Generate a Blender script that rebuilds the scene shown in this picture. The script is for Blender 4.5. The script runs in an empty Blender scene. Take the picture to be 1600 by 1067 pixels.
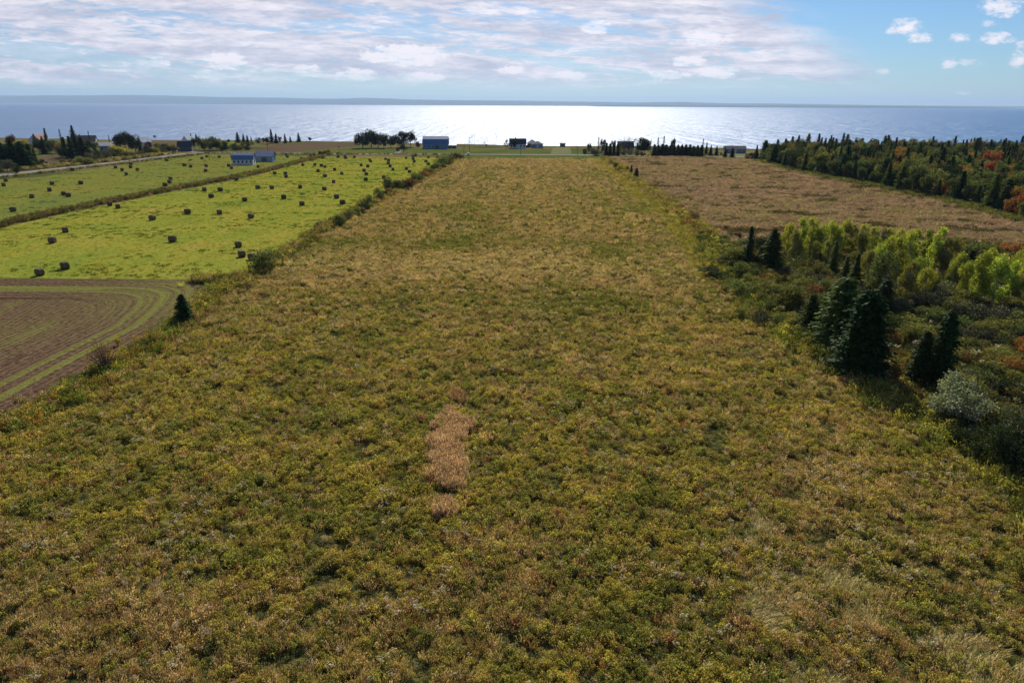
import bpy, math, random
import numpy as np
from mathutils import Matrix, Vector, geometry
R = math.radians
scene = bpy.context.scene
COL = scene.collection
rng = np.random.default_rng(11)
random.seed(5)

# ------------------------------------------------------------------ camera
CAM_H, PITCH, ROLL, F = 28.0, 19.1, 0.29, 1067.0
cam_d = bpy.data.cameras.new('camera'); cam = bpy.data.objects.new('camera', cam_d); COL.objects.link(cam)
cam_d.sensor_width = 36.0; cam_d.lens = 36.0 * F / 1600.0
cam_d.clip_start = 0.5; cam_d.clip_end = 120000
MCAM = Matrix.Rotation(R(90 - PITCH), 4, 'X') @ Matrix.Rotation(R(ROLL), 4, 'Z')
cam.matrix_world = Matrix.Translation((0, 0, CAM_H)) @ MCAM
scene.camera = cam
M3 = MCAM.to_3x3(); M3I = M3.inverted()

def ray(px, py):
    return M3 @ Vector(((px - 800) / F, -(py - 533.5) / F, -1.0))
def G(px, py, z=0.0):
    d = ray(px, py); t = (z - CAM_H) / d.z
    return Vector((d.x * t, d.y * t, z))
def proj(p):
    q = M3I @ (Vector(p) - Vector((0, 0, CAM_H)))
    return 800 + F * q.x / -q.z, 533.5 - F * q.y / -q.z
def px_size(p):          # metres per photo pixel at a ground point
    q = M3I @ (Vector(p) - Vector((0, 0, CAM_H)))
    return -q.z / F

# ------------------------------------------------------------------ sky, sun, exposure
SUN_EL, SUN_AZ = 37.0, 2.5            # azimuth measured from +Y towards +X
world = bpy.data.worlds.new('World'); scene.world = world; world.use_nodes = True
wn, wl = world.node_tree.nodes, world.node_tree.links
wn.clear()
def N(nt, typ, **kw):
    n = nt.nodes.new(typ)
    for k, v in kw.items():
        if k == 'i':
            for a, b in v.items(): n.inputs[a].default_value = b
        else: setattr(n, k, v)
    return n
class E:
    """small expression helper over math nodes"""
    def __init__(s, nt, sock): s.nt, s.s = nt, sock
    def _op(s, op, *o):
        n = s.nt.nodes.new('ShaderNodeMath'); n.operation = op
        s.nt.links.new(s.s, n.inputs[0])
        for k, x in enumerate(o):
            if isinstance(x, E): s.nt.links.new(x.s, n.inputs[k + 1])
            else: n.inputs[k + 1].default_value = x
        return E(s.nt, n.outputs[0])
    def __add__(s, o): return s._op('ADD', o)
    def __sub__(s, o): return s._op('SUBTRACT', o)
    def __mul__(s, o): return s._op('MULTIPLY', o)
    def __truediv__(s, o): return s._op('DIVIDE', o)
    def mx(s, o): return s._op('MAXIMUM', o)
    def mn(s, o): return s._op('MINIMUM', o)
    def ab(s): return s._op('ABSOLUTE')
    def smooth(s, a, b, lo=0.0, hi=1.0):
        n = s.nt.nodes.new('ShaderNodeMapRange'); n.interpolation_type = 'SMOOTHSTEP'
        n.inputs['From Min'].default_value = a; n.inputs['From Max'].default_value = b
        n.inputs['To Min'].default_value = lo; n.inputs['To Max'].default_value = hi
        s.nt.links.new(s.s, n.inputs['Value']); return E(s.nt, n.outputs['Result'])
def comb(nt, x, y, z=0.0):
    n = nt.nodes.new('ShaderNodeCombineXYZ')
    for k, v in enumerate((x, y, z)):
        if isinstance(v, E): nt.links.new(v.s, n.inputs[k])
        else: n.inputs[k].default_value = v
    return n.outputs[0]
def noise(nt, vec, scale, detail=4, rough=0.55, dist=0.0):
    n = N(nt, 'ShaderNodeTexNoise', i={'Scale': scale, 'Detail': detail, 'Roughness': rough, 'Distortion': dist})
    if vec is not None: nt.links.new(vec, n.inputs['Vector'])
    return E(nt, n.outputs['Fac'])
def mixc(nt, fac, a, b, blend='MIX'):
    n = nt.nodes.new('ShaderNodeMix'); n.data_type = 'RGBA'; n.blend_type = blend
    for sock, v in ((n.inputs[0], fac), (n.inputs[6], a), (n.inputs[7], b)):
        if isinstance(v, E): nt.links.new(v.s, sock)
        elif isinstance(v, bpy.types.NodeSocket): nt.links.new(v, sock)
        elif isinstance(v, (int, float)): sock.default_value = v
        else: sock.default_value = (*v, 1.0) if len(v) == 3 else v
    return n.outputs[2]

def build_world():
    nt = world.node_tree
    sky = N(nt, 'ShaderNodeTexSky', sky_type='NISHITA', sun_disc=False, sun_elevation=R(SUN_EL), sun_rotation=R(SUN_AZ),
            altitude=0, air_density=1.0, dust_density=0.25, ozone_density=3.5)
    tint = mixc(nt, 1.0, sky.outputs[0], (0.62, 0.86, 1.12), 'MULTIPLY')
    bg = N(nt, 'ShaderNodeBackground', i={'Strength': 0.056}); nt.links.new(tint, bg.inputs[0])
    tc = nt.nodes.new('ShaderNodeTexCoord'); sp = nt.nodes.new('ShaderNodeSeparateXYZ')
    nt.links.new(tc.outputs['Generated'], sp.inputs[0])
    X, Y, Z = (E(nt, sp.outputs[k]) for k in range(3))
    Ya = Y.ab().mx(0.02)
    u, v = X / Ya, Z / Ya
    def uv(px, py):
        d = ray(px, py); return d.x / d.y, d.z / d.y
    # broad altocumulus sheet: streaks falling gently towards the west
    vp = v + u * 0.135
    base = comb(nt, u * 2.2, vp * 34.0, 0.3)
    n1 = noise(nt, base, 1.0, 9, 0.66, 0.3)
    fine = noise(nt, comb(nt, u * 26.0 + v * 30.0, v * 150.0, 1.7), 1.0, 6, 0.68, 0.5)
    # the sheet's open blue side
    a0, b0 = uv(1195, -10); a1, b1 = uv(1420, 150)
    k = (a1 - a0) / (b1 - b0)
    side = (u - a0) - (v - b0) * k                    # >0 beyond the edge
    edge = side + (fine - 0.5) * 0.22 + (n1 - 0.5) * 0.25
    inside = edge.smooth(-0.07, 0.04, 1.0, 0.0)
    vb = uv(800, 133)[1]
    low = (v + (n1 - 0.5) * 0.02 + (fine - 0.5) * 0.012 - u * 0.006).smooth(vb - 0.012, vb + 0.016, 0.0, 1.0)
    dens = (n1 * 0.68 + fine * 0.32).smooth(0.405, 0.50, 0.0, 1.0)
    left_gain = u.smooth(-0.9, 0.5, 0.10, 0.16)
    m = dens * inside * low * 0.93
    thin = inside * low * 0.36
    m = m.mx(thin)
    # small cumulus puffs, each where the photograph has one
    wob = noise(nt, comb(nt, u * 60.0, v * 130.0, 4.0), 1.0, 6, 0.7)
    puffs = None
    for px, py, w, h, s in ((630, 86, 48, 13, 1), (595, 90, 30, 8, .8), (352, 96, 26, 11, .9), (240, 100, 24, 9, .7), (555, 118, 26, 10, .9), (660, 121, 30, 7, .8),
                            (890, 119, 20, 6, .9), (1045, 118, 26, 6, 1), (1123, 114, 26, 8, 1), (1076, 96, 22, 7, .8), (930, 44, 22, 9, .8), (480, 112, 22, 8, .7),
                            (1418, 42, 20, 11, 1), (1394, 49, 9, 6, .8), (1437, 60, 19, 7, .9), (1500, 60, 15, 6, .85), (1558, 60, 24, 8, .9), (1565, 12, 28, 12, .9),
                            (1592, 94, 14, 10, .9), (1483, 100, 13, 7, .75), (1515, 98, 20, 5, .5), (1380, 112, 10, 4, .6), (1545, 37, 10, 5, .45), (1100, 60, 30, 9, .6),
                            (1505, 146, 12, 3, .5), (1020, 130, 22, 4, .5), (330, 119, 28, 7, .6), (800, 108, 20, 6, .6), (1598, 70, 10, 6, .6)):
        cu, cv = uv(px, py)
        du = (u - cu) * (F * 0.93 / w); dv = (v - cv) * (F * 0.97 / h)
        d = du * du + dv * dv + (E(nt, wob.s) - 0.5) * 5.5
        q = d.smooth(-0.4, 1.5, 0.95 * s * (0.85 if px < 1300 else 1.0), 0.0)
        puffs = q if puffs is None else puffs.mx(q)
    m = m.mx(puffs)
    up = Z.smooth(0.0, 0.012, 0.0, 1.0)
    front = Y.smooth(-0.1, 0.1, 0.35, 1.0)
    m = m * up * front
    shade = (noise(nt, comb(nt, u * 7.0, v * 48.0, 9.0), 1.0, 5, 0.6) * 0.5 + fine * 0.42 + puffs * 0.5).smooth(0.34, 0.62)
    ccol = mixc(nt, shade, (0.60, 0.62, 0.77), (1.18, 1.10, 1.15))
    cb = N(nt, 'ShaderNodeBackground', i={'Strength': 0.62}); nt.links.new(ccol, cb.inputs[0])
    mix = nt.nodes.new('ShaderNodeMixShader'); nt.links.new(m.s, mix.inputs[0])
    nt.links.new(bg.outputs[0], mix.inputs[1]); nt.links.new(cb.outputs[0], mix.inputs[2])
    out = nt.nodes.new('ShaderNodeOutputWorld'); nt.links.new(mix.outputs[0], out.inputs['Surface'])
build_world()
sun_d = bpy.data.lights.new('sun', 'SUN'); sun_d.energy = 4.2; sun_d.angle = R(0.53); sun_d.color = (1.0, 0.95, 0.86)
sun = bpy.data.objects.new('sun', sun_d); COL.objects.link(sun)
sd = Vector((math.sin(R(SUN_AZ)) * math.cos(R(SUN_EL)), math.cos(R(SUN_AZ)) * math.cos(R(SUN_EL)), math.sin(R(SUN_EL))))
sun.rotation_euler = sd.to_track_quat('Z', 'Y').to_euler(); sun.location = (0, 0, 60)
scene.view_settings.view_transform = 'Standard'; scene.view_settings.look = 'None'
scene.view_settings.exposure = 0.5; scene.view_settings.gamma = 1.0
scene.render.engine = 'CYCLES'
cy = scene.cycles
cy.max_bounces = 6; cy.diffuse_bounces = 3; cy.glossy_bounces = 2; cy.transmission_bounces = 3; cy.volume_bounces = 0
cy.transparent_max_bounces = 4; cy.caustics_reflective = False; cy.caustics_refractive = False
cy.use_denoising = True; cy.denoiser = 'OPENIMAGEDENOISE'; cy.denoising_input_passes = 'RGB_ALBEDO_NORMAL'; cy.denoising_prefilter = 'ACCURATE'
cy.sample_clamp_indirect = 4.0

# ------------------------------------------------------------------ helpers
def tag(o, label=None, cat=None, group=None, kind=None):
    if label: o['label'] = label
    if cat: o['category'] = cat
    if group: o['group'] = group
    if kind: o['kind'] = kind
    return o
ONES = 'zero one two three four five six seven eight nine ten eleven twelve thirteen fourteen fifteen sixteen seventeen eighteen nineteen'.split()
TENS = 'zero ten twenty thirty forty fifty sixty seventy eighty ninety'.split()
def words(n):
    n = int(round(n))
    if n < 20: return ONES[max(n, 0)]
    return TENS[min(n // 10, 9)] + ('-' + ONES[n % 10] if n % 10 else '')
SEEN = set()
def auto_label(desc, p, h=0.0, alts=('', 'slightly ', 'partly hidden ')):
    x, y = proj((p[0], p[1], p[2] + h * 0.5))
    base = '%s, %s percent across and %s percent down' % (desc, words(x / 16), words(y / 10.67))
    lab = base
    if lab in SEEN:
        for q in ('narrow', 'low', 'slim', 'full', 'bushy', 'ragged', 'dense', 'pale', 'dark'):
            lab = q + ' ' + base
            if lab not in SEEN: break
    SEEN.add(lab)
    return lab

def link_mesh(name, V, Fc, mats=(), parent=None, smooth=False, attr=None, link=True, midx=None):
    me = bpy.data.meshes.new(name)
    V = np.asarray(V, dtype=np.float32).reshape(-1, 3)
    if isinstance(Fc, np.ndarray):
        nf, k = Fc.shape
        me.vertices.add(len(V)); me.vertices.foreach_set('co', V.ravel())
        me.loops.add(nf * k); me.loops.foreach_set('vertex_index', Fc.astype(np.int32).ravel())
        me.polygons.add(nf); me.polygons.foreach_set('loop_start', np.arange(0, nf * k, k, dtype=np.int32))
        me.update(calc_edges=True)
    else:
        me.from_pydata([tuple(map(float, v)) for v in V], [], Fc); me.update()
    if smooth: me.polygons.foreach_set('use_smooth', np.ones(len(me.polygons), dtype=bool))
    if attr is not None:
        for an, (dom, typ, vals) in attr.items():
            a = me.attributes.new(an, typ, dom); a.data.foreach_set('value' if typ in ('FLOAT', 'INT') else ('vector' if typ == 'FLOAT_VECTOR' else 'color'), np.asarray(vals).ravel())
    for m in (mats if isinstance(mats, (list, tuple)) else [mats]): me.materials.append(m)
    if midx is not None: me.polygons.foreach_set('material_index', np.asarray(midx, dtype=np.int32))
    o = bpy.data.objects.new(name, me)
    if link: COL.objects.link(o)
    if parent is not None: o.parent = parent
    return o
def empty(name, loc=(0, 0, 0), rz=0.0, s=1.0):
    o = bpy.data.objects.new(name, None); COL.objects.link(o); o.location = loc; o.rotation_euler = (0, 0, rz)
    o.scale = (s, s, s) if not isinstance(s, tuple) else s; o.empty_display_size = 0.2
    return o

class MB:
    def __init__(s): s.v, s.f = [], []
    def box(s, x0, x1, y0, y1, z0, z1):
        b = len(s.v)
        s.v += [(x, y, z) for z in (z0, z1) for x, y in ((x0, y0), (x1, y0), (x1, y1), (x0, y1))]
        s.f += [tuple(b + i for i in q) for q in ((3, 2, 1, 0), (4, 5, 6, 7), (0, 1, 5, 4), (1, 2, 6, 5), (2, 3, 7, 6), (3, 0, 4, 7))]
        return s
    def poly(s, pts, thick=None):
        b = len(s.v); s.v += [tuple(p) for p in pts]; s.f.append(tuple(range(b, b + len(pts)))); return s
    def prism(s, prof, x0, x1):     # profile in (y, z), extruded along x
        b = len(s.v); n = len(prof)
        s.v += [(x0, y, z) for y, z in prof] + [(x1, y, z) for y, z in prof]
        s.f.append(tuple(b + i for i in range(n))); s.f.append(tuple(b + n + i for i in reversed(range(n))))
        for i in range(n):
            j = (i + 1) % n; s.f.append((b + i, b + n + i, b + n + j, b + j))
        return s
    def tube(s, p0, p1, r0, r1, n=6):
        p0, p1 = Vector(p0), Vector(p1); d = (p1 - p0).normalized()
        a = d.orthogonal().normalized(); c = d.cross(a); b = len(s.v)
        for p, r in ((p0, r0), (p1, r1)):
            for k in range(n):
                t = 2 * math.pi * k / n; s.v.append(tuple(p + a * math.cos(t) * r + c * math.sin(t) * r))
        for k in range(n):
            j = (k + 1) % n; s.f.append((b + k, b + j, b + n + j, b + n + k))
        s.f.append(tuple(b + n + k for k in range(n))); s.f.append(tuple(b + k for k in reversed(range(n))))
        return s
    def build(s, name, mat, parent=None, link=True, smooth=False): 
        o = link_mesh(name, s.v, s.f, [mat], parent, smooth, link=link)
        import bmesh
        bm = bmesh.new(); bm.from_mesh(o.data); bmesh.ops.recalc_face_normals(bm, faces=bm.faces); bm.to_mesh(o.data); bm.free()
        return o

# value noise in numpy
def vnoise(x, y, seed=0):
    xi, yi = np.floor(x).astype(np.int64), np.floor(y).astype(np.int64); xf, yf = x - xi, y - yi
    def h(a, b):
        n = (a * 374761393 + b * 668265263 + seed * 1442695041) & 0xffffffff
        n = ((n ^ (n >> 13)) * 1274126177) & 0xffffffff
        return ((n ^ (n >> 16)) & 0xffff) / 65535.0
    sx, sy = xf * xf * (3 - 2 * xf), yf * yf * (3 - 2 * yf)
    return (h(xi, yi) * (1 - sx) + h(xi + 1, yi) * sx) * (1 - sy) + (h(xi, yi + 1) * (1 - sx) + h(xi + 1, yi + 1) * sx) * sy
def fbm(x, y, s, seed=0, o=4):
    r, a, t = 0, 1.0, 0
    for k in range(o):
        r = r + a * vnoise(x / s * 2 ** k + 13.7 * k, y / s * 2 ** k - 7.1 * k, seed + k); t += a; a *= 0.55
    return r / t
def inside(poly, x, y):
    c = np.zeros(len(x), bool); n = len(poly)
    for i in range(n):
        x0, y0 = poly[i][:2]; x1, y1 = poly[(i + 1) % n][:2]
        k = ((y0 > y) != (y1 > y))
        if y1 != y0: c ^= k & (x < (x1 - x0) * (y - y0) / (y1 - y0) + x0)
    return c
def seg_dist(poly, x, y):       # distance to an open polyline
    d = np.full(len(x), 1e9)
    for (a, b) in zip(poly[:-1], poly[1:]):
        ax, ay = a[0], a[1]; dx, dy = b[0] - ax, b[1] - ay
        t = np.clip(((x - ax) * dx + (y - ay) * dy) / (dx * dx + dy * dy + 1e-9), 0, 1)
        d = np.minimum(d, np.hypot(x - ax - t * dx, y - ay - t * dy))
    return d

# ------------------------------------------------------------------ materials
def new_mat(name):
    m = bpy.data.materials.new(name); m.use_nodes = True; m.node_tree.nodes.clear(); return m, m.node_tree
def finish(nt, shader, disp=None):
    o = nt.nodes.new('ShaderNodeOutputMaterial'); nt.links.new(shader, o.inputs['Surface'])
def principled(nt, col, rough=0.8, spec=0.2, metal=0.0, bump=None, bs=0.5, bd=0.1):
    p = nt.nodes.new('ShaderNodeBsdfPrincipled')
    if isinstance(col, bpy.types.NodeSocket): nt.links.new(col, p.inputs['Base Color'])
    else: p.inputs['Base Color'].default_value = (*col, 1)
    p.inputs['Roughness'].default_value = rough; p.inputs['Specular IOR Level'].default_value = spec; p.inputs['Metallic'].default_value = metal
    if bump is not None:
        b = N(nt, 'ShaderNodeBump', i={'Strength': bs, 'Distance': bd}); nt.links.new(bump.s, b.inputs['Height']); nt.links.new(b.outputs[0], p.inputs['Normal'])
    return p
def ramp(nt, fac, stops):
    r = nt.nodes.new('ShaderNodeValToRGB'); e = r.color_ramp.elements
    while len(e) < len(stops): e.new(0.5)
    for el, (p, c) in zip(e, stops): el.position = p; el.color = (*c, 1)
    nt.links.new(fac.s, r.inputs[0]); return r.outputs[0]
def ground_mat(name, stops, big=0.03, small=0.9, stretch=(1, 1, 1), bs=0.6, bd=0.25, speck=None, rough=0.95, streak=None):
    m, nt = new_mat(name)
    g = nt.nodes.new('ShaderNodeNewGeometry'); mp = N(nt, 'ShaderNodeMapping'); mp.inputs['Scale'].default_value = stretch
    nt.links.new(g.outputs['Position'], mp.inputs[0]); P = mp.outputs[0]
    a = noise(nt, P, big, 4, 0.6, 0.4); b = noise(nt, P, small, 6, 0.7)
    f = a * 0.55 + b * 0.45
    if streak:
        mp2 = N(nt, 'ShaderNodeMapping'); mp2.inputs['Rotation'].default_value = (0, 0, streak[0]); mp2.inputs['Scale'].default_value = (streak[1], streak[2], 1)
        nt.links.new(g.outputs['Position'], mp2.inputs[0]); f = f * 0.7 + noise(nt, mp2.outputs[0], 1.0, 4, 0.6) * 0.3
    c = ramp(nt, f, stops)
    if speck:
        sc, thr, colr, amt = speck
        s = noise(nt, P, sc, 3, 0.6).smooth(thr, thr + 0.07, 0, amt); c = mixc(nt, s, c, colr)
    p = principled(nt, c, rough, 0.0, bump=noise(nt, P, small * 1.7, 5, 0.7), bs=bs, bd=bd); finish(nt, p.outputs[0]); return m
def plain(name, col, rough=0.7, spec=0.3, metal=0.0, nz=0.12, sc=1.5, corr=None):
    m, nt = new_mat(name)
    tc = nt.nodes.new('ShaderNodeTexCoord'); n = noise(nt, tc.outputs['Object'], sc, 5, 0.65)
    c = mixc(nt, n, tuple(k * (1 - nz * 2) for k in col), tuple(min(k * (1 + nz * 2), 1) for k in col))
    bump = n; bs = 0.15
    if corr:
        w = N(nt, 'ShaderNodeTexWave', i={'Scale': corr[1]}); w.bands_direction = corr[0]; nt.links.new(tc.outputs['Object'], w.inputs[0]); bump = E(nt, w.outputs['Fac']); bs = 0.5
    p = principled(nt, c, rough, spec, metal, bump=bump, bs=bs, bd=0.04); finish(nt, p.outputs[0]); return m
def leaf_mat(name, stops, transl=0.35, gloss=0.06, hue=0.02, val=0.35, instancer=False, rough=0.45):
    m, nt = new_mat(name)
    at = N(nt, 'ShaderNodeAttribute', attribute_name='fv'); c = ramp(nt, E(nt, at.outputs['Fac']), stops)
    oi = nt.nodes.new('ShaderNodeObjectInfo'); rnd = E(nt, oi.outputs['Random'])
    if instancer:
        ti = N(nt, 'ShaderNodeAttribute', attribute_type='INSTANCER', attribute_name='tint'); c = mixc(nt, 1.0, c, ti.outputs['Color'], 'MULTIPLY')
    hs = nt.nodes.new('ShaderNodeHueSaturation'); nt.links.new(c, hs.inputs['Color'])
    nt.links.new((rnd * hue * 2 + (0.5 - hue)).s, hs.inputs['Hue']); nt.links.new((rnd * 7.3)._op('FRACT').__mul__(val * 2).__add__(1 - val).s, hs.inputs['Value'])
    d = nt.nodes.new('ShaderNodeBsdfDiffuse'); t = nt.nodes.new('ShaderNodeBsdfTranslucent'); nt.links.new(hs.outputs[0], d.inputs[0])
    tcol = mixc(nt, 1.0, hs.outputs[0], (1.15, 1.1, 0.55), 'MULTIPLY'); nt.links.new(tcol, t.inputs[0])
    mx = N(nt, 'ShaderNodeMixShader', i={0: transl}); nt.links.new(d.outputs[0], mx.inputs[1]); nt.links.new(t.outputs[0], mx.inputs[2])
    g = N(nt, 'ShaderNodeBsdfGlossy', i={'Roughness': rough}); g.inputs[0].default_value = (1, 1, 1, 1)
    m2 = N(nt, 'ShaderNodeMixShader', i={0: gloss * 0.12}); nt.links.new(mx.outputs[0], m2.inputs[1]); nt.links.new(g.outputs[0], m2.inputs[2])
    finish(nt, m2.outputs[0]); return m

MAT = {}
MAT['bark'] = plain('bark', (0.13, 0.10, 0.08), 0.9, 0.1, nz=0.3, sc=6)
MAT['pale_bark'] = plain('pale_bark', (0.30, 0.28, 0.25), 0.85, 0.1, nz=0.3, sc=6)
MAT['spruce'] = leaf_mat('spruce_needles', [(0, (0.022, 0.042, 0.016)), (0.6, (0.042, 0.076, 0.024)), (1, (0.075, 0.11, 0.034))], 0.30, 0.03, val=0.3)
MAT['spruce_green'] = leaf_mat('larch_needles', [(0, (0.055, 0.085, 0.028)), (0.6, (0.095, 0.135, 0.035)), (1, (0.15, 0.18, 0.05))], 0.4, 0.03, val=0.3)  # greener, paler needle colour for larches and softer green spruces
MAT['green'] = leaf_mat('green_leaves', [(0, (0.07, 0.09, 0.03)), (0.5, (0.115, 0.14, 0.04)), (1, (0.20, 0.21, 0.07))], 0.35, 0.05, val=0.35)
MAT['dark'] = leaf_mat('dark_leaves', [(0, (0.022, 0.036, 0.016)), (0.5, (0.040, 0.058, 0.022)), (1, (0.07, 0.085, 0.03))], 0.25, 0.04, val=0.3)
MAT['poplar'] = leaf_mat('poplar_leaves', [(0, (0.18, 0.23, 0.045)), (0.5, (0.30, 0.36, 0.055)), (1, (0.48, 0.46, 0.08))], 0.55, 0.05, hue=0.025, val=0.25)
MAT['grey'] = leaf_mat('grey_leaves', [(0, (0.08, 0.10, 0.05)), (0.5, (0.20, 0.215, 0.12)), (1, (0.44, 0.44, 0.30))], 0.3, 0.08, val=0.2)
MAT['twig'] = leaf_mat('grey_twigs', [(0, (0.05, 0.05, 0.03)), (0.5, (0.095, 0.095, 0.05)), (1, (0.22, 0.21, 0.13))], 0.2, 0.05, val=0.3)
MAT['orange'] = leaf_mat('orange_leaves', [(0, (0.15, 0.09, 0.03)), (0.5, (0.32, 0.14, 0.045)), (1, (0.45, 0.25, 0.08))], 0.4, 0.04, val=0.25)
MAT['red'] = leaf_mat('red_leaves', [(0, (0.14, 0.045, 0.025)), (0.5, (0.32, 0.09, 0.045)), (1, (0.42, 0.18, 0.08))], 0.4, 0.04, val=0.25)
MAT['rust'] = leaf_mat('rusty_leaves', [(0, (0.09, 0.06, 0.03)), (0.5, (0.18, 0.10, 0.04)), (1, (0.28, 0.17, 0.07))], 0.35, 0.04, val=0.3)
MAT['olive'] = leaf_mat('olive_leaves', [(0, (0.10, 0.11, 0.03)), (0.5, (0.19, 0.195, 0.05)), (1, (0.32, 0.29, 0.09))], 0.4, 0.05, val=0.3)
MAT['yellow'] = leaf_mat('yellow_leaves', [(0, (0.24, 0.20, 0.03)), (0.5, (0.42, 0.34, 0.04)), (1, (0.55, 0.44, 0.08))], 0.5, 0.04, val=0.2)
MAT['weed'] = leaf_mat('weed_leaves', [(0, (0.45, 0.5, 0.4)), (0.5, (0.95, 0.95, 0.9)), (1, (1.7, 1.55, 1.3))], 0.38, 0.05, hue=0.015, val=0.32, instancer=True)
MAT['fluff'] = leaf_mat('seed_fluff', [(0, (0.38, 0.31, 0.23)), (1, (0.72, 0.63, 0.50))], 0.4, 0.0, val=0.25)

# ------------------------------------------------------------------ plant and tree meshes
def diamonds(c, u, v):
    V = np.stack([c + u, c + v, c - u, c - v], 1).reshape(-1, 3)
    return V, np.arange(len(V)).reshape(-1, 4)
def rand_dirs(n, r):
    d = r.normal(size=(n, 3)); return d / np.linalg.norm(d, axis=1)[:, None]
def leafy(name, C, size, r, mat, flat=0.0, aspect=0.6, up=None):
    """diamond leaves at centres C"""
    n = len(C); u = rand_dirs(n, r)
    if up is not None: u = u + np.array([0, 0, up]); u /= np.linalg.norm(u, axis=1)[:, None]
    w = rand_dirs(n, r); w = np.cross(u, w); w /= np.linalg.norm(w, axis=1)[:, None] + 1e-6
    s = (size * r.uniform(0.6, 1.4, n))[:, None]
    V, Fq = diamonds(C, u * s, w * s * aspect)
    return link_mesh(name, V, Fq, [mat], link=False, attr={'fv': ('FACE', 'FLOAT', r.random(n).astype(np.float32))})
def conifer(h, rad, seed, size=0.30, levels=0.27, skirt=0.05, power=0.85, dens=1.0):
    r = np.random.default_rng(seed); C, U, W = [], [], []
    z = h * skirt
    while z < h * 0.985:
        t = z / h; L0 = rad * (1 - t) ** power * (0.86 + 0.14 * math.sin(z * 5)) + 0.05
        nb = max(5, int((6 + 6 * L0 / rad) * dens)); a0 = r.random() * 7
        for k in range(nb):
            a = a0 + 2 * math.pi * k / nb + r.normal() * 0.15; L = L0 * r.uniform(0.6, 1.15); n = max(2, int(L / 0.26))
            s = np.linspace(0.2, 1, n); dr = r.uniform(0.10, 0.40)
            d = np.array([math.cos(a), math.sin(a), 0]); lat = np.array([-math.sin(a), math.cos(a), 0])
            for si in s:
                p = d * (si * L) + np.array([0, 0, z - dr * (si ** 1.4) * L + (0.25 * si * si * L if t > 0.5 else 0.06 * si)]) + r.normal(size=3) * 0.06
                w = size * (1.25 - 0.5 * si)
                C.append(p); U.append(d * w + np.array([0, 0, -0.35 * w])); W.append(lat * w * 0.85 + r.normal(size=3) * 0.06)
                C.append(p + lat * w * r.normal() * 0.5 - np.array([0, 0, 0.06])); U.append(lat * w * 0.7 * r.choice([-1, 1]) + d * w * 0.4 - np.array([0, 0, 0.3 * w])); W.append(d * w * 0.25 + np.array([0, 0, 0.3 * w]))
        z += levels * r.uniform(0.8, 1.2) * (1.15 - 0.45 * t)
    for k in range(14): C.append(np.array([0, 0, h * (0.93 + 0.07 * k / 13)])); U.append(np.array([0, 0, 0.16])); W.append(rand_dirs(1, r)[0] * 0.07)
    C, U, W = map(np.array, (C, U, W)); V, Fq = diamonds(C, U, W)
    crown = link_mesh('crown', V, Fq, [MAT['spruce']], link=False, attr={'fv': ('FACE', 'FLOAT', r.random(len(C)).astype(np.float32))})
    mb = MB().tube((0, 0, -0.1), (0, 0, h * 0.9), 0.018 * h + 0.03, 0.02, 7)
    trunk = mb.build('trunk', MAT['bark'], link=False)
    return trunk, crown
def broad(h, rad, cb, seed, nblob=16, leaf=0.16, n=3200, stems=1, top=0.0, bark='bark', mat='green', blob=0.42, hollow=0.55, up=None, limbs=9, flatbase=0.0):
    r = np.random.default_rng(seed); ch = (h - cb); B = []
    while len(B) < nblob:
        p = r.uniform(-1, 1, 3)
        if np.linalg.norm(p) > 1 or np.linalg.norm(p) < 0.25: continue
        w = 1.0 - top * max(p[2], 0) - flatbase * max(-p[2], 0)
        B.append((p[0] * rad * 0.78 * w, p[1] * rad * 0.78 * w, cb + ch * (0.5 + 0.42 * p[2]), rad * blob * r.uniform(0.65, 1.15)))
    B = np.array(B); idx = r.integers(0, nblob, n); d = rand_dirs(n, r); rr = (hollow + (1 - hollow) * r.random(n)) * r.uniform(0.8, 1.15, n)
    C = B[idx, :3] + d * (B[idx, 3] * rr)[:, None] * np.array([1, 1, max(0.75, min(1.5, ch / rad * 0.45))])
    C[:, 2] = np.clip(C[:, 2], 0.05, h * 1.06)
    crown = leafy('crown', C, leaf, r, MAT[mat], up=up)
    mb = MB()
    for s in range(stems):
        o = np.array([0, 0, 0]) if stems == 1 else np.append(r.normal(size=2) * rad * 0.12, 0)
        tip = np.append(r.normal(size=2) * rad * (0.08 if stems == 1 else 0.35), h * 0.82)
        r0 = (0.016 * h + 0.05) / math.sqrt(stems)
        mid = o * 0.5 + tip * 0.5; mb.tube(o - np.array([0, 0, .1]), mid, r0, r0 * 0.65); mb.tube(mid, tip, r0 * 0.65, 0.015)
        for k in range(max(2, limbs // stems)):
            t = r.uniform(0.25, 0.85); p = o * (1 - t) + tip * t; q = B[r.integers(0, nblob), :3]
            mb.tube(p, p * 0.15 + q * 0.85, r0 * 0.4, 0.012, 5)
    return mb.build('trunk', MAT[bark], link=False), crown
def twiggy(h, rad, seed, n=60, leaves=500, leaf=0.07, mat='rust'):
    r = np.random.default_rng(seed); mb = MB(); C = []
    for k in range(n):
        a = r.random() * 6.283; s = r.random() ** 0.6; tip = np.array([math.cos(a) * rad * s, math.sin(a) * rad * s, h * (1.0 - 0.35 * s * s) * r.uniform(0.75, 1.05)])
        o = np.array([math.cos(a), math.sin(a), 0]) * rad * 0.12 * s; mid = (o + tip) * 0.5 + np.array([0, 0, h * 0.1])
        mb.tube(o, mid, 0.03, 0.02, 4); mb.tube(mid, tip, 0.02, 0.008, 4)
        for q in range(leaves // n): t = r.uniform(0.35, 1); C.append(mid * (1 - t) + tip * t + r.normal(size=3) * 0.14 * rad)
    return mb.build('trunk', MAT['bark'], link=False), leafy('crown', np.array(C), leaf, r, MAT[mat], up=0.4)

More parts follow.
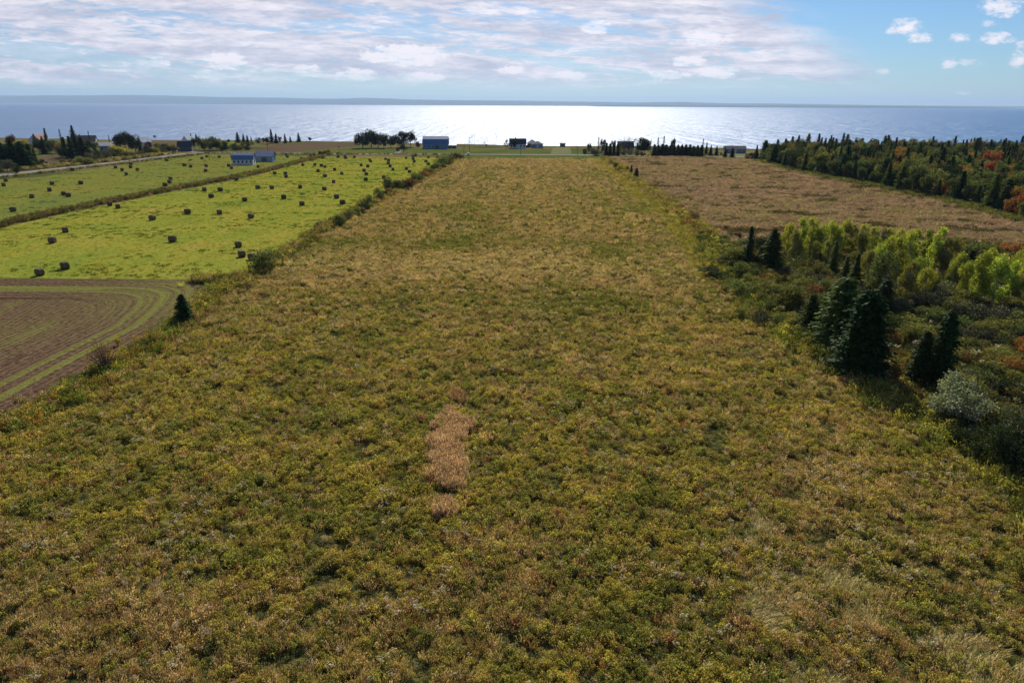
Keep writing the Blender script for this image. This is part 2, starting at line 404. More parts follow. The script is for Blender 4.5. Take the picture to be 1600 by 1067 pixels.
PRO = {
 'spruce': [(conifer(9, 2.9, 1, power=.85), 9), (conifer(9, 2.5, 2, power=.9), 9), (conifer(9, 3.3, 3, size=0.34, power=.7), 9), (conifer(9, 2.4, 4, skirt=0.08, power=.95), 9)],
 'bigspruce': [(conifer(9, 3.5, 5, size=0.27, levels=0.17, dens=1.6, power=.5), 9), (conifer(9, 3.1, 6, size=0.27, levels=0.17, dens=1.6, power=.55), 9)],
 'larch': [(conifer(8, 2.9, 7, size=0.24, levels=0.2, power=0.42, dens=1.4), 8), (conifer(8, 2.6, 8, size=0.22, levels=0.22, power=0.6, dens=1.3), 8)],
 'hedge_spruce': [(conifer(6, 1.7, 9, size=0.26, levels=0.22, power=0.42, dens=1.3), 6), (conifer(6, 1.5, 10, size=0.26, levels=0.22, power=0.5, dens=1.3), 6)],
 'thin_spruce': [(conifer(12, 1.5, 12, size=0.25, skirt=0.25, power=0.7, dens=0.6, levels=0.42), 12)],
 'broad': [(broad(9, 3.4, 1.2, 21, 20, 0.20, 3600), 9), (broad(9, 3.0, 1.5, 22, 16, 0.20, 3200), 9), (broad(9, 3.9, 1.0, 23, 24, 0.21, 4200), 9)],
 'loose': [(broad(9, 3.0, 1.0, 24, 14, 0.17, 1500, hollow=0.3), 9)],
 'poplar': [(broad(7.5, 1.75, 0.2, 31, 15, 0.105, 4200, top=0.35, bark='pale_bark', mat='poplar', blob=0.48, up=0.5), 7.5),
            (broad(7.5, 1.5, 0.3, 32, 14, 0.105, 3800, top=0.45, bark='pale_bark', mat='poplar', blob=0.5, up=0.5), 7.5),
            (broad(7.5, 2.1, 0.2, 33, 18, 0.11, 4800, top=0.3, bark='pale_bark', mat='poplar', blob=0.42, up=0.5), 7.5)],
 'shrub': [(broad(2.4, 1.7, 0.0, 41, 14, 0.085, 2400, stems=5, blob=0.45), 2.4), (broad(2.4, 1.4, 0.0, 42, 12, 0.085, 2000, stems=5, blob=0.5), 2.4),
           (broad(2.4, 2.1, 0.0, 43, 18, 0.09, 3000, stems=6, blob=0.38), 2.4)],
 'willow': [(broad(5.0, 3.2, 0.2, 51, 26, 0.10, 7500, stems=7, blob=0.34, mat='grey', up=0.7, hollow=0.35), 5.0)],
 'twiggy': [(twiggy(2.6, 1.3, 61), 2.6), (twiggy(2.6, 1.6, 62, 80, 900), 2.6)],
 'dead': [(twiggy(9, 2.6, 63, 70, 350, 0.12, 'twig'), 9)],
 'sparse': [(twiggy(3.4, 1.5, 64, 50, 700, 0.07, 'rust'), 3.4)],
}
NAMES = {'spruce': 'spruce_tree', 'bigspruce': 'spruce_tree', 'larch': 'larch_tree', 'hedge_spruce': 'spruce_tree', 'thin_spruce': 'spruce_tree', 'broad': 'broadleaf_tree', 'loose': 'broadleaf_tree',
         'poplar': 'poplar_tree', 'shrub': 'shrub', 'willow': 'willow_shrub', 'twiggy': 'shrub', 'dead': 'bare_tree', 'sparse': 'small_tree'}
def plant(kind, loc, h, label=None, mat=None, group=None, width=None, desc=None, var=None, cat=None):
    """one tree or shrub: an Empty at its foot > trunk, crown"""
    ps = PRO[kind]; (tr, cr), h0 = ps[var if var is not None else random.randrange(len(ps))]
    if kind == 'spruce' and width: width = width * 1.1 + 0.12
    s = h / h0; sx = s * (width or random.uniform(0.88, 1.12))
    o = empty(NAMES[kind], loc, random.random() * 6.28, (sx, sx, s))
    t = tr.copy(); c = cr.copy()
    shrubby = kind in ('shrub', 'willow', 'twiggy')
    t.name = 'stems' if shrubby else 'trunk'; c.name = 'foliage' if shrubby else 'crown'
    for q in (t, c): COL.objects.link(q); q.parent = o
    if mat:
        c.material_slots[0].link = 'OBJECT'; c.material_slots[0].material = MAT[mat]
    if cat is None: cat = 'shrub' if shrubby else 'tree'
    tag(o, label or auto_label(desc, loc, h), cat, group)
    return o
def plant_px(kind, px, py, hpx, **kw):
    p = G(px, py); m = px_size(p); return plant(kind, p, hpx * m * (1.12 if 'spruce' in kind or kind == 'larch' else 1.05), **kw)

# ------------------------------------------------------------------ ground sheets
def densify(pts, step=4.0, jit=0.5, seed=1, closed=True):
    r = np.random.default_rng(seed); out = []; n = len(pts)
    for i in range(n if closed else n - 1):
        a, b = Vector(pts[i][:2]), Vector(pts[(i + 1) % n][:2]); L = (b - a).length; k = max(1, min(200, int(L / step)))
        nn = (b - a).normalized().orthogonal() if L > 0 else Vector((0, 1))
        for j in range(k):
            p = a.lerp(b, j / k)
            if j: p = p + nn * r.normal() * jit * 0.6
            out.append((p.x, p.y))
    if not closed: out.append(tuple(pts[-1][:2]))
    return out
def sheet(name, pts, z, mat, label, cat, step=4.0, jit=0.5):
    q = densify(pts, step, jit, seed=len(name))
    tris = geometry.tessellate_polygon([[Vector((x, y, 0)) for x, y in q]])
    o = link_mesh(name, [(x, y, z) for x, y in q], [tuple(t) for t in tris], [mat])
    import bmesh
    bm = bmesh.new(); bm.from_mesh(o.data); bmesh.ops.recalc_face_normals(bm, faces=bm.faces)
    if sum(f.normal.z for f in bm.faces) < 0: bmesh.ops.reverse_faces(bm, faces=bm.faces)
    bm.to_mesh(o.data); bm.free()
    return tag(o, label, cat, kind='structure')
def P2(*l): return [tuple(G(x, y)[:2]) for x, y in l]

shore_px = [(-60, 214.5), (0, 215.5), (100, 217), (200, 219), (330, 219), (450, 220.5), (560, 221.5), (640, 224), (760, 226), (860, 228.5), (940, 228.5), (1040, 229), (1120, 231), (1180, 233), (1260, 231), (1400, 228), (1660, 232)]
shore = densify(P2(*shore_px), 9, 2.5, 3, closed=False)
shore = [(-2600, shore[0][1] + 60)] + shore + [(2600, shore[-1][1] + 40)]
def land_sheet():
    ys = shore; V, Fc = [], []
    xs = [p[0] for p in ys]
    for (x, y) in ys:
        V += [(x, -1500, 0), (x, y, 0), (x + .5, y + 2.5, -2.5), (x - .4, y + 3.6, -6.5), (x, y + 16, -7.4)]
    for i in range(len(ys) - 1):
        for k in range(4): a = i * 5 + k; Fc.append((a, a + 5, a + 6, a + 1))
    m, nt = new_mat('rough_ground')
    g = nt.nodes.new('ShaderNodeNewGeometry'); P = g.outputs['Position']
    f = noise(nt, P, 0.02, 5, 0.6, 0.3) * 0.6 + noise(nt, P, 0.6, 6, 0.7) * 0.4
    c = ramp(nt, f, [(0.36, (0.045, 0.055, 0.02)), (0.48, (0.10, 0.10, 0.035)), (0.56, (0.17, 0.12, 0.06)), (0.66, (0.12, 0.13, 0.04))])
    sp = nt.nodes.new('ShaderNodeSeparateXYZ'); nt.links.new(P, sp.inputs[0])
    c = mixc(nt, E(nt, sp.outputs[2]).smooth(-1.2, -0.2, 1, 0), c, (0.26, 0.10, 0.055))
    finish(nt, principled(nt, c, 0.95, 0.0, bump=noise(nt, P, 1.3, 5, 0.7), bs=0.7, bd=0.3).outputs[0])
    o = link_mesh('ground', V, Fc, [m]); tag(o, 'rough grassy land ending in a low red cliff above the sea', 'ground', kind='structure')
land_sheet()

# field outlines
L_EDGE = P2((720, 249), (640, 290), (520, 352), (430, 412), (335, 472), (275, 528), (160, 592), (0, 678)); L_EDGE += [(-46.5, 25), (-48, -30)]
R_EDGE = P2((945, 249), (1000, 292), (1060, 335), (1105, 372), (1135, 412), (1190, 470), (1290, 560), (1420, 632), (1530, 712), (1600, 762)); R_EDGE += [(36.5, 20), (38, -30)]
MAIN = L_EDGE + R_EDGE[::-1]
FALLOW = P2((955, 246), (1120, 247), (1187, 252), (1226, 264), (1278, 275), (1352, 288), (1399, 299), (1484, 315), (1567, 336), (1640, 358), (1640, 395), (1500, 380), (1400, 372), (1210, 372), (1130, 385), (1105, 368), (1060, 331), (1003, 288))
HAY_S = P2((716, 246), (500, 245.5), (400, 275), (260, 302), (120, 330), (0, 357), (-80, 376), (-80, 434), (0, 434), (330, 437), (398, 424), (425, 408), (520, 346), (636, 286))
HAY_N = P2((490, 244.5), (318, 241.5), (190, 258), (70, 276), (0, 281), (-80, 292), (-80, 368), (0, 349), (120, 322), (260, 295), (400, 268))
PLOUGH = P2((-120, 436), (0, 436), (270, 438), (318, 446), (322, 456), (272, 508), (152, 576), (0, 668)); PLOUGH += [(-58, 25), (-160, 25)]
LAWN = P2((430, 239), (548, 231.5), (700, 232.5), (870, 234.5), (930, 237), (930, 240.4), (700, 239.6), (500, 239.6))
TRACK = P2((864, 231), (872, 229.5), (891, 231), (893, 240.8), (860, 240.8))
STRIP = P2((722, 242.6), (940, 243.4), (944, 247.6), (716, 248))
BROWN = P2((395, 237), (430, 226), (500, 222.5), (560, 223), (556, 229), (500, 234), (440, 238.5))
RLAWN = P2((1088, 241), (1100, 237), (1190, 238), (1196, 247), (1120, 246))
BROWN2 = P2((228, 220.5), (290, 220.5), (285, 232), (262, 238), (236, 232))
LEFT_OPEN = P2((62, 246), (98, 243), (112, 258), (60, 270), (63, 258))
SCRUB = [R_EDGE[i] for i in range(3, len(R_EDGE) - 1)] + [(110, -30)] + P2((1680, 620), (1680, 395), (1500, 381), (1400, 374), (1210, 374), (1130, 388))

GM = {
 'main': ground_mat('weedy_field_soil', [(0.36, (0.06, 0.065, 0.02)), (0.47, (0.115, 0.11, 0.03)), (0.55, (0.17, 0.125, 0.05)), (0.66, (0.13, 0.13, 0.035))], 0.05, 0.8, bs=1.0, bd=0.5, speck=(1.1, 0.60, (0.03, 0.035, 0.015), 0.7)),
 'fallow': ground_mat('fallow_field_soil', [(0.36, (0.09, 0.075, 0.035)), (0.48, (0.14, 0.095, 0.06)), (0.56, (0.17, 0.11, 0.08)), (0.68, (0.13, 0.11, 0.05))], 0.035, 0.5, (0.5, 1, 1), bs=1.0, bd=0.5, speck=(0.5, 0.60, (0.06, 0.045, 0.025), 0.7)),
 'hay_s': ground_mat('mown_bright_grass', [(0.36, (0.13, 0.175, 0.024)), (0.45, (0.185, 0.215, 0.030)), (0.53, (0.25, 0.235, 0.036)), (0.62, (0.31, 0.22, 0.05))], 0.045, 0.9, bs=0.8, bd=0.12, streak=(0.03, 0.28, 0.012), speck=(1.3, 0.645, (0.04, 0.065, 0.012), 0.8)),
 'hay_n': ground_mat('mown_grass', [(0.36, (0.11, 0.135, 0.04)), (0.46, (0.135, 0.16, 0.035)), (0.55, (0.175, 0.17, 0.03)), (0.64, (0.21, 0.165, 0.045))], 0.04, 0.8, bs=0.8, bd=0.12, streak=(0.03, 0.28, 0.012), speck=(1.2, 0.67, (0.045, 0.06, 0.02), 0.6)),
 'lawn': ground_mat('lawn_grass', [(0.36, (0.055, 0.085, 0.02)), (0.5, (0.085, 0.11, 0.025)), (0.62, (0.14, 0.12, 0.03))], 0.04, 0.5, bs=0.4, bd=0.1),
 'track': ground_mat('grassy_track', [(0.36, (0.12, 0.13, 0.05)), (0.6, (0.18, 0.18, 0.08))], 0.1, 0.8, bs=0.4, bd=0.1),
 'brown': ground_mat('tilled_brown', [(0.36, (0.085, 0.06, 0.035)), (0.55, (0.12, 0.085, 0.05)), (0.7, (0.11, 0.09, 0.04))], 0.02, 0.3, bs=0.5, bd=0.2, streak=(0.3, 0.02, 0.5)),
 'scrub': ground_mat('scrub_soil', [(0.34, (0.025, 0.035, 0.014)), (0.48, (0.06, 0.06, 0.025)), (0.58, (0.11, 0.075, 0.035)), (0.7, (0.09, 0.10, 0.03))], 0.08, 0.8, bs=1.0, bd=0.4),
 'gravel': ground_mat('pale_gravel', [(0.35, (0.20, 0.18, 0.165)), (0.6, (0.27, 0.25, 0.23)), (0.75, (0.24, 0.19, 0.16))], 0.05, 1.5, bs=0.3, bd=0.05),
}
sheet('meadow', MAIN, 0.004, GM['main'], 'overgrown weedy field of goldenrod and brown grasses running towards the sea', 'field', 6, 0.5)
sheet('fallow_field', FALLOW, 0.008, GM['fallow'], 'pinkish brown fallow field between the goldenrod field and the wood', 'field', 6, 1.0)
sheet('hay_field', HAY_S, 0.004, GM['hay_s'], 'bright yellow green mown hay field beside the hedgerow, dotted with bales', 'field', 5, 0.35)
sheet('hay_field', HAY_N, 0.004, GM['hay_n'], 'duller green mown hay field between the brown ditch and the gravel road', 'field', 5, 0.35)
sheet('lawn', LAWN, 0.004, GM['lawn'], 'green lawn around the blue barn beyond the road', 'lawn', 5, 0.5)
sheet('track', TRACK, 0.008, GM['track'], 'pale green grassy track leading from the road to the shore', 'track', 8, 0.3)
sheet('verge', STRIP, 0.006, GM['lawn'], 'mown green strip between the road and the goldenrod field', 'verge', 6, 0.5)
sheet('stubble_field', BROWN, 0.004, GM['brown'], 'brown stubble field above the shore beyond the road junction', 'field', 8, 0.8)
sheet('stubble_field', BROWN2, 0.004, GM['brown'], 'small brown field between the white-roofed house and the dark grey barn', 'field', 8, 0.8)
sheet('clearing', LEFT_OPEN, 0.004, GM['brown'], 'reddish brown clearing between two dark spruce clumps by the gravel road', 'field', 6, 0.8)
sheet('lawn', RLAWN, 0.004, GM['track'], 'pale green lawn in front of the long grey seaside building', 'lawn', 6, 0.8)
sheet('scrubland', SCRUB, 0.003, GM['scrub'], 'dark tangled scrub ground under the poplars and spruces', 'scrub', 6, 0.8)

def plough():
    xs = np.arange(-165, -20, 0.8); ys = np.arange(24, 130, 0.8); X, Y = np.meshgrid(xs, ys)
    x, y = X.ravel(), Y.ravel()
    ins = inside(PLOUGH, x, y)
    right = [PLOUGH[i] for i in (4, 5, 6, 7, 8)]; top = [PLOUGH[i] for i in (0, 1, 2)]
    ext = Vector(right[0]) + (Vector(right[0]) - Vector(right[1])).normalized() * 60; right = [tuple(ext)] + right
    d1 = seg_dist(right, x, y); d2 = seg_dist([top[0], (top[-1][0] + 60, top[-1][1])], x, y)
    k = 3.5; d = -k * np.log(np.exp(-d1 / k) + np.exp(-d2 / k)) + k * 0.3       # rows turn round the corner
    ri = np.where(d > 12.5, d1, d); cp = G(272, 458); corner = np.exp(-(((x - cp.x) / 13.0) ** 2 + ((y - cp.y) / 17.0) ** 2)) * (d > 0.2); topg = np.clip(1.5 - np.abs(d2 - 5.8) / 1.1, 0, 1) * np.clip((d1 - 12) / 5, 0, 1)
    idx = np.arange(len(x)).reshape(X.shape); q = np.stack([idx[:-1, :-1], idx[:-1, 1:], idx[1:, 1:], idx[1:, :-1]], -1).reshape(-1, 4)
    keep = ins[q].all(1); q = q[keep]; used = np.unique(q); re = np.full(len(x), -1); re[used] = np.arange(len(used))
    m, nt = new_mat('ploughed_soil')
    at = N(nt, 'ShaderNodeAttribute', attribute_name='rowd'); D = E(nt, at.outputs['Fac'])
    g = nt.nodes.new('ShaderNodeNewGeometry'); P = g.outputs['Position']
    nz = noise(nt, P, 1.5, 6, 0.75); big = noise(nt, P, 0.06, 5, 0.65)
    Dn = D + (nz - 0.5) * 1.6
    ati = N(nt, 'ShaderNodeAttribute', attribute_name='rowi'); Ri = E(nt, ati.outputs['Fac']) + (nz - 0.5) * 1.0
    row = ((Ri * (2 * math.pi / 0.85))._op('SINE') * 0.5 + 0.5)
    soil = mixc(nt, row * 0.15 + nz.smooth(0.35, 0.65) * 0.85, (0.055, 0.030, 0.018), (0.195, 0.122, 0.072))
    green = mixc(nt, nz, (0.10, 0.125, 0.02), (0.27, 0.26, 0.06))
    def band(a, b, s=0.5): return Dn.smooth(a - s, a + s) * Dn.smooth(b - s, b + s, 1, 0)
    gm = band(1.8, 2.6, .4) * 0.1
    gm = gm.mx(band(5.4, 6.4)).mx(band(8.0, 8.8) * 0.9).mx(band(14.0, 60.0, 2.5) * ((noise(nt, comb(nt, Ri * 0.22, 0.0, 0.0), 1.0, 3, 0.6)) * 0.6 + big * 0.4 + row * 0.05).smooth(0.46, 0.64, 0.04, 0.6))
    atc = N(nt, 'ShaderNodeAttribute', attribute_name='corner'); gm = gm.mx(E(nt, atc.outputs['Fac']) * (noise(nt, comb(nt, D * 0.9, 0.0, 3.0), 1.0, 3, 0.6)).smooth(0.42, 0.58, 0.08, 0.8))
    att = N(nt, 'ShaderNodeAttribute', attribute_name='topg'); gm = gm.mx(E(nt, att.outputs['Fac']) * 0.9)
    c = mixc(nt, gm * nz.smooth(0.28, 0.5, 0.35, 1), soil, green)
    straw = noise(nt, P, 2.2, 4, 0.7).smooth(0.56, 0.66, 0, 0.6); c = mixc(nt, straw, c, (0.26, 0.20, 0.14))
    finish(nt, principled(nt, c, 0.95, 0.0, bump=row * 0.6 + nz, bs=0.9, bd=0.22).outputs[0])
    o = link_mesh('ploughed_field', np.stack([x[used], y[used], np.full(len(used), 0.012)], 1), re[q], [m], attr={'rowd': ('POINT', 'FLOAT', d[used].astype(np.float32)), 'rowi': ('POINT', 'FLOAT', ri[used].astype(np.float32)), 'corner': ('POINT', 'FLOAT', corner[used].astype(np.float32)), 'topg': ('POINT', 'FLOAT', topg[used].astype(np.float32))})
    tag(o, 'reddish brown ploughed field with curved green headland strips', 'field', kind='structure')
plough()

def road(name, pts, w, z, label):
    q = [Vector(p) for p in pts]; V, Fc = [], []
    for i, p in enumerate(q):
        d = (q[min(i + 1, len(q) - 1)] - q[max(i - 1, 0)]).normalized(); n = Vector((-d.y, d.x))
        for s in (-1, 1): a = p + n * s * w / 2; V.append((a.x, a.y, z))
    for i in range(len(q) - 1): Fc.append((2 * i, 2 * i + 2, 2 * i + 3, 2 * i + 1))
    o = link_mesh(name, V, Fc, [GM['gravel']]); 
    if o.data.polygons[0].normal.z < 0: o.data.flip_normals()
    tag(o, label, 'road', kind='structure')
road('road', P2((-80, 285), (0, 274.5), (70, 266), (190, 253), (250, 245.5), (290, 240.2), (320, 239.0), (420, 239.4), (540, 240.6), (730, 241.2), (930, 242.6), (1000, 243.4), (1180, 246), (1300, 249)), 6.5, 0.016, 'pale gravel road crossing the fields below the houses')
road('side_road', P2((275, 236.0), (300, 237.6), (318, 239.0)), 5.0, 0.013, 'short pale spur road by the dark grey barn')
road('driveway', P2((618, 240.2), (626, 236), (634, 233.5)), 3.5, 0.013, 'pale driveway climbing from the road to the trees by the blue barn')

# ------------------------------------------------------------------ sea, far land
def sea():
    m, nt = new_mat('sea_water')
    g = nt.nodes.new('ShaderNodeNewGeometry'); P = g.outputs['Position']
    h = None
    mp = N(nt, 'ShaderNodeMapping'); mp.inputs['Scale'].default_value = (1.0, 0.55, 1); mp.inputs['Rotation'].default_value = (0, 0, R(12)); nt.links.new(P, mp.inputs[0])
    for sc, amp in ((1 / 90.0, 6.5), (1 / 28.0, 2.6), (1 / 9.0, 1.15), (1 / 3.0, 0.45)):
        q = noise(nt, mp.outputs[0], sc, 3, 0.6, 0.3) * amp; h = q if h is None else h + q
    for sx, sy, amp, sd in ((1 / 7.0, 1 / 110.0, 1.6, 3.0), (1 / 18.0, 1 / 320.0, 3.2, 8.0)):
        m2 = N(nt, 'ShaderNodeMapping'); m2.inputs['Scale'].default_value = (sx, sy, 1); m2.inputs['Location'].default_value = (sd, sd, 0); nt.links.new(P, m2.inputs[0])
        h = h + noise(nt, m2.outputs[0], 1.0, 4, 0.65, 0.4) * amp
    b = N(nt, 'ShaderNodeBump', i={'Strength': 1.0, 'Distance': 1.0}); nt.links.new(h.s, b.inputs['Height'])
    p = principled(nt, (0.040, 0.125, 0.26), 0.40, 0.5); p.inputs['IOR'].default_value = 1.333
    nt.links.new(b.outputs[0], p.inputs['Normal']); finish(nt, p.outputs[0])
    V = []; xs = [-45000, -8000, -1500, 0, 1500, 8000, 45000]; ys = [250, 900, 3000, 10000, 45000]
    for y in ys:
        for x in xs: V.append((x, y, -6))
    Fc = [(j * 7 + i, j * 7 + i + 1, j * 7 + i + 8, j * 7 + i + 7) for j in range(4) for i in range(6)]
    tag(link_mesh('sea', V, Fc, [m]), 'rippled blue sea with a broad dazzling band of sunlight', 'sea', kind='structure')
sea()
def ridge(name, prof, y0, depth, label, seed):
    r = np.random.default_rng(seed); xs = np.linspace(prof[0][0], prof[-1][0], 240); ds = np.linspace(0, 1, 9)
    hp = np.interp(xs, [p[0] for p in prof], [p[1] for p in prof])
    V = []
    for j, d in enumerate(ds):
        e = math.sin(math.pi * d) ** 0.6 if 0 < d < 1 else 0.0
        for i, x in enumerate(xs):
            n = 0.88 + 0.24 * float(fbm(np.array([x]), np.array([d * depth]), 2500, seed)[0])
            V.append((x, y0 + d * depth + 300 * math.sin(x / 1900), -7 + hp[i] * e * n))
    n = len(xs); Fc = [(j * n + i, j * n + i + 1, (j + 1) * n + i + 1, (j + 1) * n + i) for j in range(8) for i in range(n - 1)]
    tag(link_mesh(name, V, Fc, [plain(name + '_wooded', (0.07, 0.09, 0.05), 0.95, 0.05, nz=0.3, sc=0.002)], smooth=True), label, 'hills', kind='structure')
kx = lambda px, Y: (px - 800) / F * Y / math.cos(R(PITCH)) * 0.945
ridge('far_hills', [(kx(x, 28000) , 34 + 26.5 * p) for x, p in ((-200, 8), (0, 10), (190, 11.2), (330, 9.8), (420, 8.6), (500, 8), (560, 9.6), (640, 7), (740, 6.5), (800, 6), (900, 5.2), (1000, 4.4), (1070, 5.2), (1140, 3.6), (1250, 3.8), (1400, 2.2), (1600, 1.6), (1750, 1.0))], 28000, 5000, 'long pale blue hills on the far shore across the water', 5)
ridge('headland', [(kx(x, 18000), h) for x, h in ((925, 2), (945, 34), (1050, 46), (1200, 50), (1400, 46), (1500, 38), (1545, 26), (1565, 2))], 18000, 2200, 'low dark headland lying along the horizon', 9)

# ------------------------------------------------------------------ scattered ground cover
def weed(kind, seed):
    r = np.random.default_rng(seed); C, U, W = [], [], []
    def add(c, u, w): C.append(c); U.append(u); W.append(w)
    if kind == 'goldenrod':
        lobes = [(r.normal() * 0.24, r.normal() * 0.24, r.uniform(0.55, 0.95), r.uniform(0.16, 0.30)) for _ in range(7)]
        for (lx, ly, H, q) in lobes:
            for k in range(26):
                d = rand_dirs(1, r)[0]; d[2] = abs(d[2]) * 1.25 - 0.25; e = rand_dirs(1, r)[0] + np.array([0, 0, 0.5])
                add(np.array([lx, ly, H - q]) + d * q * r.uniform(0.75, 1.15), e * 0.052, np.cross(e, rand_dirs(1, r)[0]) * 0.036)
            for k in range(5):
                z = r.uniform(0.1, H); e = np.array([r.normal() * .4, r.normal() * .4, 1.0]); add(np.array([lx, ly, z * 0.7]) + r.normal(size=3) * [.06, .06, 0], e * 0.10, np.cross(e, rand_dirs(1, r)[0]) * 0.02)
    elif kind == 'grass':
        for k in range(70):
            a = r.random() * 6.28; rr = r.random() ** .6 * 0.38; b = np.array([math.cos(a) * rr, math.sin(a) * rr, 0]); H = r.uniform(0.4, 0.85)
            d = np.array([math.cos(a) * 0.35 + r.normal() * .2, math.sin(a) * 0.35 + r.normal() * .2, 1.0]); d /= np.linalg.norm(d)
            add(b + d * H * 0.5, d * H * 0.5, np.cross(d, rand_dirs(1, r)[0]) * 0.02); add(b + d * H, d * 0.09, np.cross(d, rand_dirs(1, r)[0]) * 0.032)
    elif kind == 'bushy':
        for k in range(110):
            d = rand_dirs(1, r)[0]; d[2] = abs(d[2]); p = d * np.array([0.42, 0.42, 0.55]) * r.uniform(0.6, 1.1)
            e = rand_dirs(1, r)[0]; add(p + [0, 0, .05], e * 0.075, np.cross(e, rand_dirs(1, r)[0]) * 0.06)
    elif kind == 'laid':
        a0 = 0.0
        for k in range(70):
            b = np.array([r.normal() * 0.3, r.normal() * 0.22, 0]); a = a0 + r.normal() * 0.5; L = r.uniform(0.3, 0.6)
            d = np.array([math.cos(a), math.sin(a), r.uniform(0.05, 0.5)]); d /= np.linalg.norm(d)
            add(b + d * L * 0.5 + [0, 0, 0.12 + 0.1 * r.random()], d * L * 0.5, np.cross(d, [0, 0, 1.0]) * 0.028 + rand_dirs(1, r)[0] * 0.01)
    elif kind == 'tuft':
        for k in range(40):
            b = np.array([r.normal() * 0.18, r.normal() * 0.18, 0]); d = np.array([r.normal() * .4, r.normal() * .4, 1]); d /= np.linalg.norm(d); H = r.uniform(0.1, 0.28)
            add(b + d * H * 0.5, d * H * 0.5, np.cross(d, rand_dirs(1, r)[0]) * 0.03)
    C, U, W = map(np.array, (C, U, W)); V, Fq = diamonds(C, U, W)
    midx = np.zeros(len(C), int)
    if kind == 'fluffy': pass
    return link_mesh(kind, V, Fq, [MAT['weed']], link=False, attr={'fv': ('FACE', 'FLOAT', r.random(len(C)).astype(np.float32))})
def seedhead(seed):
    r = np.random.default_rng(seed); C = []
    for k in range(9):
        b = np.array([r.normal() * 0.25, r.normal() * 0.25, r.uniform(0.7, 0.95)])
        for q in range(9): C.append(b + r.normal(size=3) * 0.045)
    return leafy('seedhead', np.array(C), 0.045, r, MAT['fluff'])
WEEDS = [weed('goldenrod', 1), weed('goldenrod', 2), weed('grass', 3), weed('grass', 4), weed('bushy', 5), weed('laid', 6), seedhead(7), weed('tuft', 8)]

def scatter(name, P, rotz, scl, vi, tint, variants, label, cat, tilt=None):
    n = len(P); me = bpy.data.meshes.new(name); me.vertices.add(n); me.vertices.foreach_set('co', P.astype(np.float32).ravel())
    rot = np.zeros((n, 3), np.float32); rot[:, 2] = rotz
    if tilt is not None: rot[:, :2] = tilt
    for an, typ, v, key in (('rot', 'FLOAT_VECTOR', rot, 'vector'), ('scl', 'FLOAT_VECTOR', scl.astype(np.float32), 'vector'), ('vi', 'INT', vi.astype(np.int32), 'value'), ('tint', 'FLOAT_COLOR', np.c_[tint, np.ones(n)].astype(np.float32), 'color')):
        a = me.attributes.new(an, typ, 'POINT'); a.data.foreach_set(key, v.ravel())
    o = bpy.data.objects.new(name, me); COL.objects.link(o); tag(o, label, cat, kind='stuff')
    nt = bpy.data.node_groups.new(name, 'GeometryNodeTree')
    nt.interface.new_socket('Geometry', in_out='INPUT', socket_type='NodeSocketGeometry'); nt.interface.new_socket('Geometry', in_out='OUTPUT', socket_type='NodeSocketGeometry')
    gi, go, jn = nt.nodes.new('NodeGroupInput'), nt.nodes.new('NodeGroupOutput'), nt.nodes.new('GeometryNodeJoinGeometry')
    def named(a, t):
        q = nt.nodes.new('GeometryNodeInputNamedAttribute'); q.data_type = t; q.inputs[0].default_value = a
        return next(s for s in q.outputs if s.enabled and s.name == 'Attribute')
    sr, ss, sv = named('rot', 'FLOAT_VECTOR'), named('scl', 'FLOAT_VECTOR'), named('vi', 'INT')
    for k in sorted(set(vi.tolist())):
        oi = nt.nodes.new('GeometryNodeObjectInfo'); oi.inputs['Object'].default_value = variants[k]; oi.inputs['As Instance'].default_value = False
        ip = nt.nodes.new('GeometryNodeInstanceOnPoints'); cm = nt.nodes.new('FunctionNodeCompare'); cm.data_type = 'INT'; cm.operation = 'EQUAL'
        ci = [s for s in cm.inputs if s.enabled]; nt.links.new(sv, ci[0]); ci[1].default_value = k
        nt.links.new(cm.outputs[0], ip.inputs['Selection']); nt.links.new(gi.outputs[0], ip.inputs['Points']); nt.links.new(oi.outputs['Geometry'], ip.inputs['Instance'])
        nt.links.new(sr, ip.inputs['Rotation']); nt.links.new(ss, ip.inputs['Scale']); nt.links.new(ip.outputs[0], jn.inputs[0])
    nt.links.new(jn.outputs[0], go.inputs[0])
    md = o.modifiers.new('scatter', 'NODES'); md.node_group = nt
    return o

def pts_in(poly, dens_fn, seed, maxd=None):
    r = np.random.default_rng(seed); x0, x1 = min(p[0] for p in poly), max(p[0] for p in poly); y0, y1 = min(p[1] for p in poly), max(p[1] for p in poly)
    y0 = max(y0, 14); out = []
    y = y0
    while y < y1:
        yb = min(y + 20, y1); D = dens_fn((y + yb) / 2); n = int((x1 - x0) * (yb - y) * D)
        p = np.c_[r.uniform(x0, x1, n), r.uniform(y, yb, n)]; k = inside(poly, p[:, 0], p[:, 1])
        k &= np.abs(p[:, 0]) < p[:, 1] * 0.80 + 24
        out.append(p[k]); y = yb
    return np.concatenate(out)
def lerp3(a, b, t): return np.asarray(a)[None] * (1 - t[:, None]) + np.asarray(b)[None] * t[:, None]
GOLD, OLIVE, BROWN_, TAN, DKG, PALE, PINK = (0.40, 0.355, 0.095), (0.235, 0.245, 0.07), (0.33, 0.25, 0.14), (0.49, 0.39, 0.26), (0.09, 0.105, 0.045), (0.40, 0.36, 0.26), (0.40, 0.27, 0.19)

